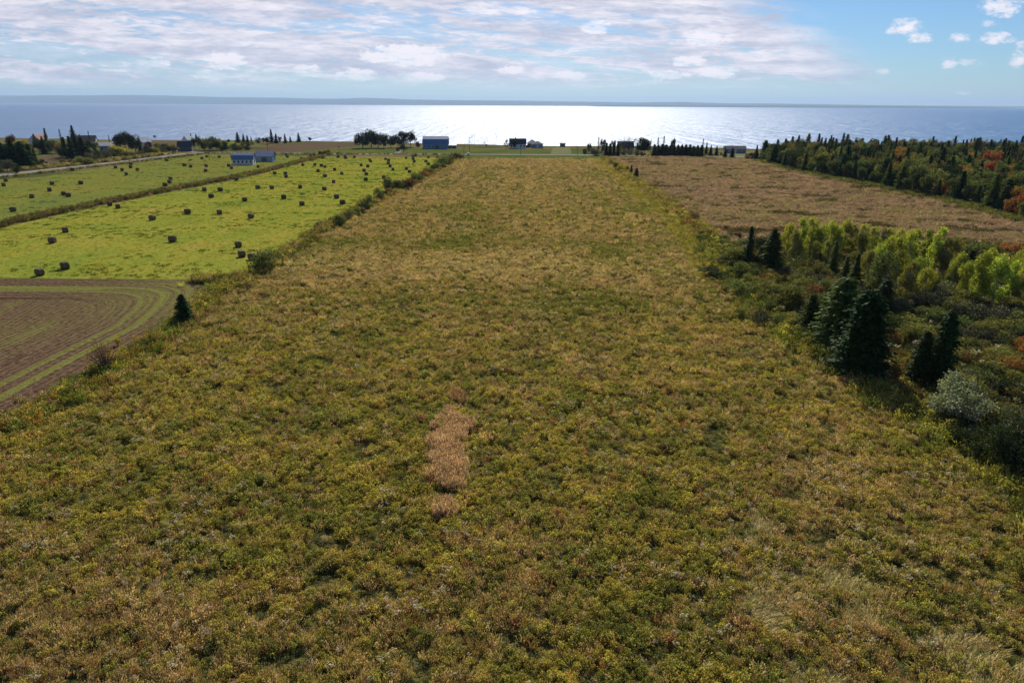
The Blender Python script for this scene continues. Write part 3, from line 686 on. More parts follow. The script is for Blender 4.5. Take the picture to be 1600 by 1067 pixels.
TANPATCH = [P2((692, 657), (714, 652), (737, 664), (738, 688), (724, 702), (737, 735), (727, 768), (700, 773), (680, 765), (668, 742), (664, 700), (676, 672)),
            P2((683, 788), (705, 786), (716, 800), (712, 812), (676, 814), (656, 806)), P2((694, 640), (720, 638), (718, 650), (696, 652)), P2((698, 618), (724, 615), (727, 631), (700, 633))]
TANPATCH = [[(lambda cx: (cx + (x - cx) * 0.86, y))(sum(q[0] for q in pl) / len(pl)) for x, y in pl] for pl in TANPATCH]
LAID = [P2((1180, 880), (1330, 850), (1480, 905), (1600, 930), (1640, 1090), (1250, 1090), (1150, 960)), P2((1160, 790), (1195, 800), (1215, 850), (1180, 850))]
def main_plants():
    def dens(y): return 13.0 if y < 55 else 10.0 if y < 90 else 5.4 if y < 150 else 2.2 if y < 240 else 1.3
    p = pts_in(MAIN, dens, 3); x, y = p[:, 0], p[:, 1]; n = len(p); r = np.random.default_rng(8)
    a, b, c = fbm(x, y, 9, 1), fbm(x, y, 2.2, 2), fbm(x * 0.6, y, 30, 3)
    gap = fbm(x, y, 1.6, 6, 3)
    u = r.random(n)
    f = np.clip((c - 0.47) * 2.6 + (a - 0.5) * 1.8 + 0.16, 0, 1)                # brown share
    dist = y
    f = np.clip(f + np.interp(dist, [30, 60, 100, 180, 340], [0.0, 0.08, 0.28, 0.42, 0.62]), 0, 0.93)
    col = lerp3(GOLD, OLIVE, np.clip((b - 0.35) * 3.2, 0, 1)); k = u < f * 0.85; col[k] = lerp3(BROWN_, TAN, r.random(k.sum()) ** 1.4)
    far_ = r.random(n) < np.interp(dist, [60, 130, 340], [0.1, 0.35, 0.6]); col[far_] = lerp3((0.40, 0.31, 0.19), (0.50, 0.38, 0.24), r.random(far_.sum()))
    st = fbm(x + 0.03 * y, y, 3.0, 71, 2) * 0 + vnoise(x / 2.6, y / 60.0, 72) * 0.6 + vnoise(x / 7.0, y / 90.0, 73) * 0.4
    col = col * np.where(y > 70, 0.86 + 0.30 * st, 1.0)[:, None]
    yb1, yb2, yb3, yb4 = (G(870, q).y for q in (383, 415, 330, 480)); wv = y + (fbm(x, y, 22, 91) - 0.5) * 26
    g1 = np.exp(-((wv - yb1) / 7.5) ** 2) * 0.55 + np.exp(-((wv - yb4) / 9.0) ** 2) * 0.35 + np.exp(-((wv - yb3) / 10.0) ** 2) * 0.25
    g1 = g1 + np.clip((fbm(x * 1.3, y * 0.5, 16, 93) - 0.52) * 5, 0, 0.5) * (y > 70)
    gb = r.random(n) < g1; col[gb] = lerp3((0.17, 0.19, 0.06), (0.30, 0.29, 0.09), r.random(gb.sum()))
    lt = r.random(n) < np.exp(-((wv - yb2) / 7.0) ** 2) * 0.55; col[lt] = lerp3((0.44, 0.38, 0.20), (0.55, 0.47, 0.30), r.random(lt.sum()))
    vi = np.where(u < f * 0.85, r.choice([2, 3, 3, 2, 0], n), r.choice([0, 1, 0, 1, 4], n)); vi = np.where(far_, r.choice([2, 3], n), vi); rust = (r.random(n) < 0.04) & (y < 110); col[rust] = (0.30, 0.17, 0.09)
    dk = (r.random(n) < 0.11) | (gap < 0.30); col[dk] = lerp3(DKG, OLIVE, r.random(dk.sum()) * 0.5); vi[dk & (r.random(n) < .7)] = 4
    s = r.uniform(0.36, 0.98, n) ** 1.2 * (0.48 + 0.85 * np.where(y > 120, 0.5 + (gap - 0.5) * 0.4, gap)) * np.where(y > 150, 1.35, np.where(y > 90, 1.1, 1.0))
    hs = s * np.where(gap < 0.33, 0.55, 1.0)
    # green edge strips along both sides of the far field
    dr = seg_dist(R_EDGE, x, y); ge = (dr < 7) & (y > 110) & (r.random(n) < 0.7); col[ge] = lerp3(GOLD, (0.26, 0.25, 0.05), r.random(ge.sum()))
    pale = (r.random(n) < 0.02 + 0.35 * np.clip(fbm(x, y, 4.0, 95) - 0.48, 0, 1) * 2) & (~dk); vi[pale] = 6
    for poly in LAID:
        L = inside(poly, x, y) & (r.random(n) < 0.6) & (fbm(x, y, 3.0, 9) > 0.50); vi[L] = 5; col[L] = lerp3((0.27, 0.26, 0.07), (0.38, 0.30, 0.13), r.random(L.sum())); hs[L] = 0.8; s[L] = 1.1
    col = col * np.array([1.17, 1.12, 1.12])[None] * np.interp(y, [60, 130, 300], [1.0, 0.97, 0.93])[:, None]
    L5 = vi == 5
    rz = r.random(n) * 6.28; rz[L5] = -0.5 + fbm(x[L5], y[L5], 5, 12) * 2.4
    keep = np.ones(n, bool); keep &= ~((gap < 0.26) & (r.random(n) < 0.45))
    wj = (fbm(x, y, 0.9, 81, 3) - 0.5) * 3.0
    for poly in TANPATCH: keep &= ~(inside(poly, x + wj, y - wj) & (r.random(n) < 0.93))
    P = np.c_[x, y, np.full(n, 0.004)]
    o = np.flatnonzero(keep)
    scatter('meadow_plants', P[o], rz[o], np.c_[s, s, hs][o], vi[o], col[o], WEEDS, 'goldenrod, brown grasses and fluffy seed heads covering the long field', 'weeds')
    for j, (poly, lab) in enumerate(zip(TANPATCH, ('long patch of tan reed grass standing in the middle of the goldenrod', 'small tan reed patch just in front of the long tan patch', 'little tan grass spot touching the far end of the long patch', 'dark rusty grass spot farthest up the field from the long tan patch'))):
        xs = [q[0] for q in poly]; ys = [q[1] for q in poly]; A = (max(xs) - min(xs)) * (max(ys) - min(ys)); m = int(A * 20)
        q = np.c_[r.uniform(min(xs), max(xs), m), r.uniform(min(ys), max(ys), m)]
        w = (fbm(q[:, 0], q[:, 1], 0.9, 81, 3) - 0.5) * 3.0 + r.normal(size=m) * 0.22
        q = q[inside(poly, q[:, 0] + w, q[:, 1] - w)]; m = len(q)
        t = lerp3((0.46, 0.31, 0.25), (0.62, 0.44, 0.36), r.random(m)) if j < 3 else lerp3((0.30, 0.19, 0.13), (0.46, 0.30, 0.21), r.random(m))
        sz = r.uniform(0.9, 1.25, m); hh = sz * (1.15 if j < 2 else 0.7 if j == 2 else 1.0) * (0.65 + 0.6 * fbm(q[:, 0], q[:, 1], 1.6, 44, 2))
        scatter('reed_patch', np.c_[q, np.full(m, 0.004)], r.random(m) * 6.28, np.c_[sz * 0.5, sz * 0.5, hh], r.choice([2, 3], m), t, WEEDS, lab, 'reeds')
main_plants()
def fallow_plants():
    p = pts_in(FALLOW, lambda y: 1.5 if y < 200 else 0.8, 4); x, y = p[:, 0], p[:, 1]; n = len(p); r = np.random.default_rng(9)
    a, c = fbm(x, y, 14, 21), fbm(x * 0.5, y, 40, 23); f = np.clip((a * .5 + c * .5 - 0.42) * 6, 0, 1); u = r.random(n)
    col = lerp3((0.39, 0.30, 0.25), (0.43, 0.285, 0.265), r.random(n)); k = u > f * 0.55 + 0.45; col[k] = lerp3((0.32, 0.28, 0.16), (0.42, 0.34, 0.21), r.random(k.sum()))
    k = (r.random(n) < 0.05) | (fbm(x * 0.5, y, 4.5, 24) < 0.36); col[k] = lerp3(DKG, (0.17, 0.11, 0.07), r.random(k.sum()))
    s = r.uniform(0.7, 1.6, n) * (0.5 + fbm(x * .5, y, 5, 25))
    scatter('fallow_grass', np.c_[x, y, np.full(n, 0.008)], r.random(n) * 6.28, np.c_[s, s, s * 0.75], r.choice([2, 3, 2, 0], n), col, WEEDS, 'dry pinkish grasses covering the fallow field beside the wood', 'grass')
fallow_plants()
def hay_tufts():
    Q, Cc, S = [], [], []; r = np.random.default_rng(10)
    for poly, d, dark, base in ((HAY_S, 1.5, 0.52, ((0.30, 0.33, 0.05), (0.48, 0.43, 0.09))), (HAY_N, 0.7, 0.56, ((0.26, 0.28, 0.08), (0.40, 0.36, 0.10)))):
        p = pts_in(poly, lambda y: d, 6); n = len(p); k = (fbm(p[:, 0] * 0.35, p[:, 1], 5, 31) > dark) & (r.random(n) < 0.22)
        row = vnoise(p[:, 0] / 1.3, p[:, 1] / 40, 5)
        c = lerp3(base[0], base[1], row); c[k] = lerp3((0.08, 0.13, 0.02), (0.17, 0.2, 0.03), r.random(k.sum()))
        Q.append(p); Cc.append(c); S.append(np.where(k, r.uniform(0.8, 2.0, n), r.uniform(0.5, 1.1, n) * (0.6 + 0.6 * row)))
    p, c, s = np.concatenate(Q), np.concatenate(Cc), np.concatenate(S); n = len(p)
    scatter('stubble_tufts', np.c_[p, np.full(n, 0.004)], r.random(n) * 6.28, np.c_[s, s, s * 0.7], np.full(n, 7), c, WEEDS, 'short grass stubble and dark tufts across the mown hay fields', 'grass')
hay_tufts()
def brush():
    r = np.random.default_rng(12); Ps, cols, vs, ss = [], [], [], []
    def along(line, w, dens, palette, size, tall=1.0, vis=(0, 2, 3, 4)):
        for a, b in zip(line[:-1], line[1:]):
            L = math.dist(a, b); m = int(L * w * dens); t = r.random(m); off = r.normal(size=m) * w * 0.36
            dx, dy = (b[0] - a[0]) / L, (b[1] - a[1]) / L
            Ps.append(np.c_[a[0] + dx * L * t - dy * off, a[1] + dy * L * t + dx * off, np.full(m, 0.004)])
            i = r.integers(0, len(palette), m); cols.append(np.array(palette)[i] * r.uniform(0.75, 1.3, (m, 1))); vs.append(r.choice(vis, m)); s = r.uniform(0.7, 1.3, m) * size; ss.append(np.c_[s, s, s * tall])
    ditch = P2((505, 244.6), (400, 271.5), (260, 298.5), (120, 326), (0, 353), (-80, 372))
    along(ditch, 3.2, 1.8, [(0.16, 0.12, 0.06), (0.24, 0.18, 0.10), OLIVE, (0.14, 0.10, 0.05), DKG], 1.4)
    along(P2((720, 247), (640, 289), (520, 351), (428, 413)), 3.0, 2.2, [BROWN_, OLIVE, DKG, (0.24, 0.14, 0.06), GOLD], 1.5)
    along(P2((428, 416), (335, 462), (275, 520), (160, 589), (0, 676)), 3.0, 3.4, [BROWN_, OLIVE, GOLD, (0.30, 0.20, 0.06), (0.12, 0.18, 0.03)], 1.3)
    along(P2((300, 438), (345, 441), (398, 428)), 3.5, 2.6, [OLIVE, BROWN_, GOLD, DKG], 1.2)
    along(P2((945, 248), (1003, 290), (1060, 333), (1105, 370)), 3.4, 2.0, [BROWN_, OLIVE, (0.20, 0.12, 0.06), GOLD], 1.6)
    along(P2((0, 279), (190, 256.5), (318, 241)), 2.0, 1.2, [OLIVE, BROWN_, DKG], 1.2)
    along(P2((318, 240.2), (560, 241.8), (720, 242.3)), 1.5, 1.2, [OLIVE, BROWN_, DKG], 1.2)
    along(P2((0, 270), (100, 260), (200, 249), (270, 240)), 5.0, 0.9, [OLIVE, BROWN_, DKG, TAN], 1.8)
    along(P2((1187, 253), (1278, 276), (1399, 300), (1484, 316), (1600, 349)), 5.0, 1.4, [OLIVE, DKG, (0.14, 0.14, 0.05), (0.12, 0.13, 0.045)], 1.5)
    along(R_EDGE[3:-1], 5.0, 2.4, [OLIVE, DKG, GOLD, (0.13, 0.16, 0.04)], 1.5)
    P = np.concatenate(Ps); n = len(P)
    scatter('edge_weeds', P, r.random(n) * 6.28, np.concatenate(ss), np.concatenate(vs), np.concatenate(cols), WEEDS, 'tangled weeds and brambles along ditches, hedgerow and field edges', 'weeds')
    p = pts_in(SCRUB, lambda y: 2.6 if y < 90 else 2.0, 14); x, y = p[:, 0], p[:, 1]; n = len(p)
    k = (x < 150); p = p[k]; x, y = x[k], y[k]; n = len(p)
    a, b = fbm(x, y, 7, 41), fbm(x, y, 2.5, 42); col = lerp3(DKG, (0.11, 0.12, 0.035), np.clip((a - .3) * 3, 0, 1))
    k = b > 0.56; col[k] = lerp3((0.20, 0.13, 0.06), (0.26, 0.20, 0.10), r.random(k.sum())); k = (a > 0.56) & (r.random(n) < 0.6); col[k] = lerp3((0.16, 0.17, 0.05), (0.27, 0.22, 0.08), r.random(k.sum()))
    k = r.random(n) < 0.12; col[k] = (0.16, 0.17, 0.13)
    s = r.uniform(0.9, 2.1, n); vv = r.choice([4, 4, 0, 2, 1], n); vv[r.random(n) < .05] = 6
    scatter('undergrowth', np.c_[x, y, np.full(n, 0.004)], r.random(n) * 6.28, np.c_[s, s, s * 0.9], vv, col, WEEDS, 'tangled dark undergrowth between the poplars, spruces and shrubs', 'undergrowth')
brush()

# ------------------------------------------------------------------ hay bales
def bale_mesh():
    r = np.random.default_rng(77); n = 40; rad, L = 0.76, 1.42; V, Fc = [], []
    prof = [(-L / 2 + .06, 0.0), (-L / 2, rad * 0.45), (-L / 2, rad * 0.86), (-L / 2 + 0.05, rad * 0.97), (-L / 4, rad), (0, rad * 1.01), (L / 4, rad), (L / 2 - 0.05, rad * 0.97), (L / 2, rad * 0.86), (L / 2, rad * 0.45), (L / 2 - .06, 0.0)]
    for (x, q) in prof:
        for k in range(n):
            a = 2 * math.pi * k / n; z = math.sin(a) * q; y = math.cos(a) * q * 1.03; z = max(z, -rad * 0.93) + rad * 0.93
            V.append((x + r.normal() * 0.012, y + r.normal() * 0.010, z + (r.normal() * 0.010 if z > 0.02 else 0)))
    for j in range(len(prof) - 1):
        for k in range(n): a, b = j * n + k, j * n + (k + 1) % n; Fc.append((a, b, b + n, a + n))
    m, nt = new_mat('hay'); tc = nt.nodes.new('ShaderNodeTexCoord'); sp = nt.nodes.new('ShaderNodeSeparateXYZ'); nt.links.new(tc.outputs['Object'], sp.inputs[0])
    x, y, z = (E(nt, sp.outputs[k]) for k in range(3)); zz = z - rad * 0.93; rr = (y * y + zz * zz)._op('SQRT')
    nz = noise(nt, tc.outputs['Object'], 6, 5, 0.7); fib = noise(nt, comb(nt, x * 3.0, rr * 40.0, 0.0), 1.0, 3, 0.6)
    c = ramp(nt, nz * 0.5 + fib * 0.5, [(0.3, (0.045, 0.03, 0.016)), (0.5, (0.12, 0.085, 0.045)), (0.7, (0.28, 0.21, 0.12))])
    oi = nt.nodes.new('ShaderNodeObjectInfo'); hs = nt.nodes.new('ShaderNodeHueSaturation'); nt.links.new(c, hs.inputs['Color']); nt.links.new((E(nt, oi.outputs['Random']) * 0.5 + 0.75).s, hs.inputs['Value'])
    finish(nt, principled(nt, hs.outputs[0], 0.9, 0.15, bump=fib + nz, bs=0.8, bd=0.03).outputs[0])
    return link_mesh('hay_bale', V, Fc, [m], smooth=True, link=False)
Z5 = [(35,187),(22,212),(412,127),(297,205),(283,241),(184,278),(362,262),(390,272),(460,202),(76,353),(658,114),(744,94),(743,112),(695,128),(782,126),(719,151),(948,74),(1083,69),(1048,101),(1085,109),(1148,63),(1175,52),(1246,55),(1318,51),(1172,105),(1169,132),(1300,104),(1316,117),(1467,110),(969,177),(964,195),(939,213),
 (625,322),(672,336),(373,470),(300,528),(228,708),(372,673),(867,401),(982,522),(1067,366),(1162,240),(1201,277),(1252,240),(1248,369),(1391,296),(1344,182),(1427,390),(1465,227),(1545,228),(1540,124),(1561,147),(1355,551),(1375,605),(1433,620)]
Z6 = [(205,181),(210,202),(327,122),(410,121),(455,126),(480,135),(432,163),(547,155),(480,198),(596,182),(540,239),(308,274),(475,287),(193,346),(320,391),(560,343),(601,382),(438,540),(212,52),(218,66),(316,79),(380,57),(404,52),(466,72),(571,66),(618,64),(624,74),(684,68),(790,88),(797,98),(900,82),(921,90),(919,110),(932,130),(951,153),(731,124),(777,132),(751,162),(766,185),(763,223),(888,208),(913,239),(1043,75),(1090,66),(1093,83),(1099,99),(1108,57),(1180,98),(1197,70),(1196,116),(1262,66),(1046,149),(1066,169)]
BL = {(228, 708): 'round bale at the ploughed edge, nearer the photo border of the end pair', (372, 673): 'round bale at the ploughed edge, nearer the field middle of the end pair',
      (1355, 551): 'round bale farthest up the field of the three beside the grey-green bush', (1375, 605): 'middle round bale of the three beside the grey-green bush', (1433, 620): 'round bale almost touching the grey-green bush at the field corner',
      (982, 522): 'lone round bale out in the open bright field, uphill of the ploughed land', (300, 528): 'nearer bale of the pair above the two bales at the ploughed edge', (373, 470): 'farther bale of the pair above the two bales at the ploughed edge',
      (625, 322): 'bright field bale lying against the brown ditch, beside another', (672, 336): 'bright field bale just off the ditch, beside the one touching it', (867, 401): 'lone bale midway between the ditch pair and the open bright field',
      (76, 353): 'bale closest to the brown ditch at the near end of the duller field'}
def bales():
    proto = bale_mesh(); k = 0; r = random.Random(4)
    for src, (ox, oy, sc) in ((Z5, (0, 230, 3.636)), (Z6, (400, 230, 4.444))):
        for z in src:
            px, py = ox + z[0] / sc, oy + z[1] / sc; p = G(px, py); m = px_size(p); p = G(px, py + 0.62 / m)
            o = proto.copy(); COL.objects.link(o); o.location = (p.x, p.y, 0.0)
            a = r.gauss(0.55, 0.35) if src is Z5 else r.gauss(0.1, 0.4)
            if z == (228, 708): a = 1.0
            if z == (372, 673): a = 0.75
            if z == (1433, 620): a = 0.9
            o.rotation_euler = (0, 0, a); s = r.uniform(0.82, 0.93); o.scale = (s, s, s)
            if z == (1083, 69): o.scale = (1.1, 1.0, 0.45)
            where = 'bright' if inside(HAY_S, np.array([p.x]), np.array([p.y]))[0] else 'duller'
            tag(o, BL.get(z) if src is Z5 and z in BL else auto_label('round bale in the %s hay field' % where, (p.x, p.y, 0), 1.4), 'hay bale', 'round hay bales on the mown fields')
bales()

# ------------------------------------------------------------------ hedgerow, scattered shrubs and trees
def W(desc, group, items):
    for it in items:
        kind, px, py, h, mat = it[:5]; kw = dict(it[5]) if len(it) > 5 else {}
        plant_px(kind, px, py, h, mat=mat, group=group, desc=kw.pop('desc', desc), **kw)
CDESC = {'green': 'green', 'dark': 'dark green', 'rust': 'rusty brown', 'olive': 'olive green', 'red': 'reddish', 'orange': 'orange', 'twig': 'grey', 'grey': 'silvery grey', 'yellow': 'yellow', 'poplar': 'bright yellow-green', 'spruce': 'dark', 'spruce_green': 'mid green', None: 'dark'}
def shrubs(where, group, items, k=1.0):
    for (kind, px, py, h, mat, *w) in items:
        h = h * k
        nm = {'spruce_tree': 'spruce', 'larch_tree': 'larch', 'broadleaf_tree': 'tree', 'poplar_tree': 'poplar', 'willow_shrub': 'willow', 'bare_tree': 'bare tree', 'small_tree': 'small tree'}.get(NAMES[kind], NAMES[kind])
        plant_px(kind, px, py, h, mat=mat, group=group, desc='%s %s %s' % (CDESC[mat], nm, where), width=w[0] if w else None)
shrubs('in the hedgerow', 'shrubs of the hedgerow between hay and goldenrod', [
 ('shrub', 616, 299, 19, 'green'), ('shrub', 634, 295, 14, 'rust'), ('shrub', 652, 285, 14, 'green'), ('shrub', 663, 279, 10, 'orange'), ('shrub', 676, 269, 9, 'dark'), ('shrub', 683, 266, 10, 'olive'),
 ('shrub', 691, 263, 15, 'green'), ('shrub', 699, 257, 10, 'green'), ('shrub', 706, 253, 8, 'rust'), ('shrub', 714, 250, 9, 'dark'), ('shrub', 719, 248, 7, 'olive'), ('shrub', 592, 314, 16, 'green', 0.7), ('shrub', 608, 305, 9, 'rust'),
 ('shrub', 574, 328, 19, 'green', 0.8), ('shrub', 568, 331, 10, 'dark'), ('shrub', 554, 338, 13, 'olive'), ('twiggy', 545, 345, 14, 'green'), ('shrub', 529, 356, 15, 'dark', 0.8), ('twiggy', 540, 348, 12, 'twig'), ('shrub', 520, 360, 7, 'rust'), ('shrub', 644, 290, 10, 'rust'), ('shrub', 660, 281, 9, 'dark'), ('shrub', 626, 297, 11, 'dark'), ('shrub', 600, 309, 9, 'dark'), ('shrub', 583, 321, 9, 'olive'), ('shrub', 562, 334, 10, 'rust'), ('shrub', 670, 273, 10, 'green'), ('shrub', 694, 260, 12, 'dark'), ('shrub', 536, 351, 11, 'olive'), ('shrub', 505, 368, 7, 'rust'), ('shrub', 488, 378, 6, 'dark'), ('shrub', 462, 392, 6, 'red'), ('shrub', 445, 402, 7, 'rust'), ('shrub', 474, 385, 7, 'rust')], 1.18)
plant_px('shrub', 418, 425, 33, mat='green', label='round grey-green bush at the corner of the bright hay field', var=0, width=1.2, cat='bush')
plant_px('spruce', 290, 508, 45, label='small solitary dark spruce between ploughed land and goldenrod', var=2, width=1.15, mat='spruce')
plant_px('sparse', 167, 582, 50, label='thin sapling with orange-brown twigs beside the ploughed field', mat='rust', width=1.0)
plant_px('shrub', 193, 556, 16, label='small bright green bush beside the orange-twigged sapling', mat='poplar', width=0.75)
shrubs('by the ploughed field', 'low bushes along the ploughed field', [('shrub', 218, 553, 17, 'green', 0.9), ('shrub', 236, 545, 16, 'dark'), ('shrub', 146, 596, 22, 'dark', 0.7), ('shrub', 128, 600, 18, 'green', 0.8), ('shrub', 112, 640, 16, 'dark', 0.8), ('twiggy', 110, 622, 16, 'rust'), ('shrub', 282, 517, 8, 'dark'), ('shrub', 350, 462, 12, 'green', 1.0), ('shrub', 310, 441, 7, 'dark', 1.6), ('shrub', 185, 540, 14, 'yellow', .6)])
shrubs('on the fallow field edge', 'shrubs along the fallow field', [('shrub', 954, 258, 7, 'olive'), ('shrub', 961, 264, 9, 'dark'), ('shrub', 971, 268, 10, 'yellow', 1.2), ('shrub', 978, 269, 11, 'yellow'), ('hedge_spruce', 986, 274, 14, 'spruce_green'), ('hedge_spruce', 994, 280, 15, 'dark', 1.2), ('shrub', 984, 281, 6, 'grey'), ('shrub', 992, 282, 6, 'grey'), ('shrub', 999, 283, 5, 'red'),
 ('twiggy', 1085, 348, 17, 'rust'), ('shrub', 1097, 371, 13, 'olive'), ('shrub', 1116, 385, 12, 'poplar', .7), ('shrub', 1108, 362, 10, 'olive'), ('shrub', 1130, 378, 11, 'green'), ('shrub', 1140, 392, 12, 'olive', 1.2), ('shrub', 1150, 372, 9, 'dark', 1.2)])

# scrub with poplars
G_S = 'trees and shrubs of the poplar scrub'
LAB = 'in the scrub'
plant_px('larch', 1306, 545, 104, label='tall soft green spruce beside the blackest spruce of the scrub', mat='spruce_green', var=0, width=1.15)
plant_px('bigspruce', 1340, 586, 124, label='big blackish spruce standing tallest at the scrub front', var=0, width=1.05)
plant_px('bigspruce', 1432, 607, 84, label='shorter dark spruce of the touching pair behind the silvery willow', var=1, width=0.85)
plant_px('bigspruce', 1462, 606, 114, label='taller dark spruce of the touching pair behind the silvery willow', var=0, width=0.62)
plant_px('willow', 1494, 664, 84, label='silvery-leaved willow bush at the field edge', mat='grey', var=0, width=0.98, cat='bush')
plant_px('willow', 1553, 724, 82, label='broad dark willow bush in front of the silvery willow', mat='dark', var=0, width=0.95, cat='bush')
plant_px('shrub', 1532, 664, 26, label='rusty orange bush behind the dark willow bush', mat='orange', width=1.2)
plant_px('shrub', 1575, 588, 30, label='golden orange bush at the photo edge above the silvery willow', mat='orange', width=1.0)
plant_px('larch', 1263, 520, 56, label='low yellow-green larch hugging the tall soft green spruce', mat='spruce_green', var=1, width=1.4)
plant_px('sparse', 1594, 690, 70, label='grey twiggy sapling above the dark willow bush', mat='twig', width=0.9)
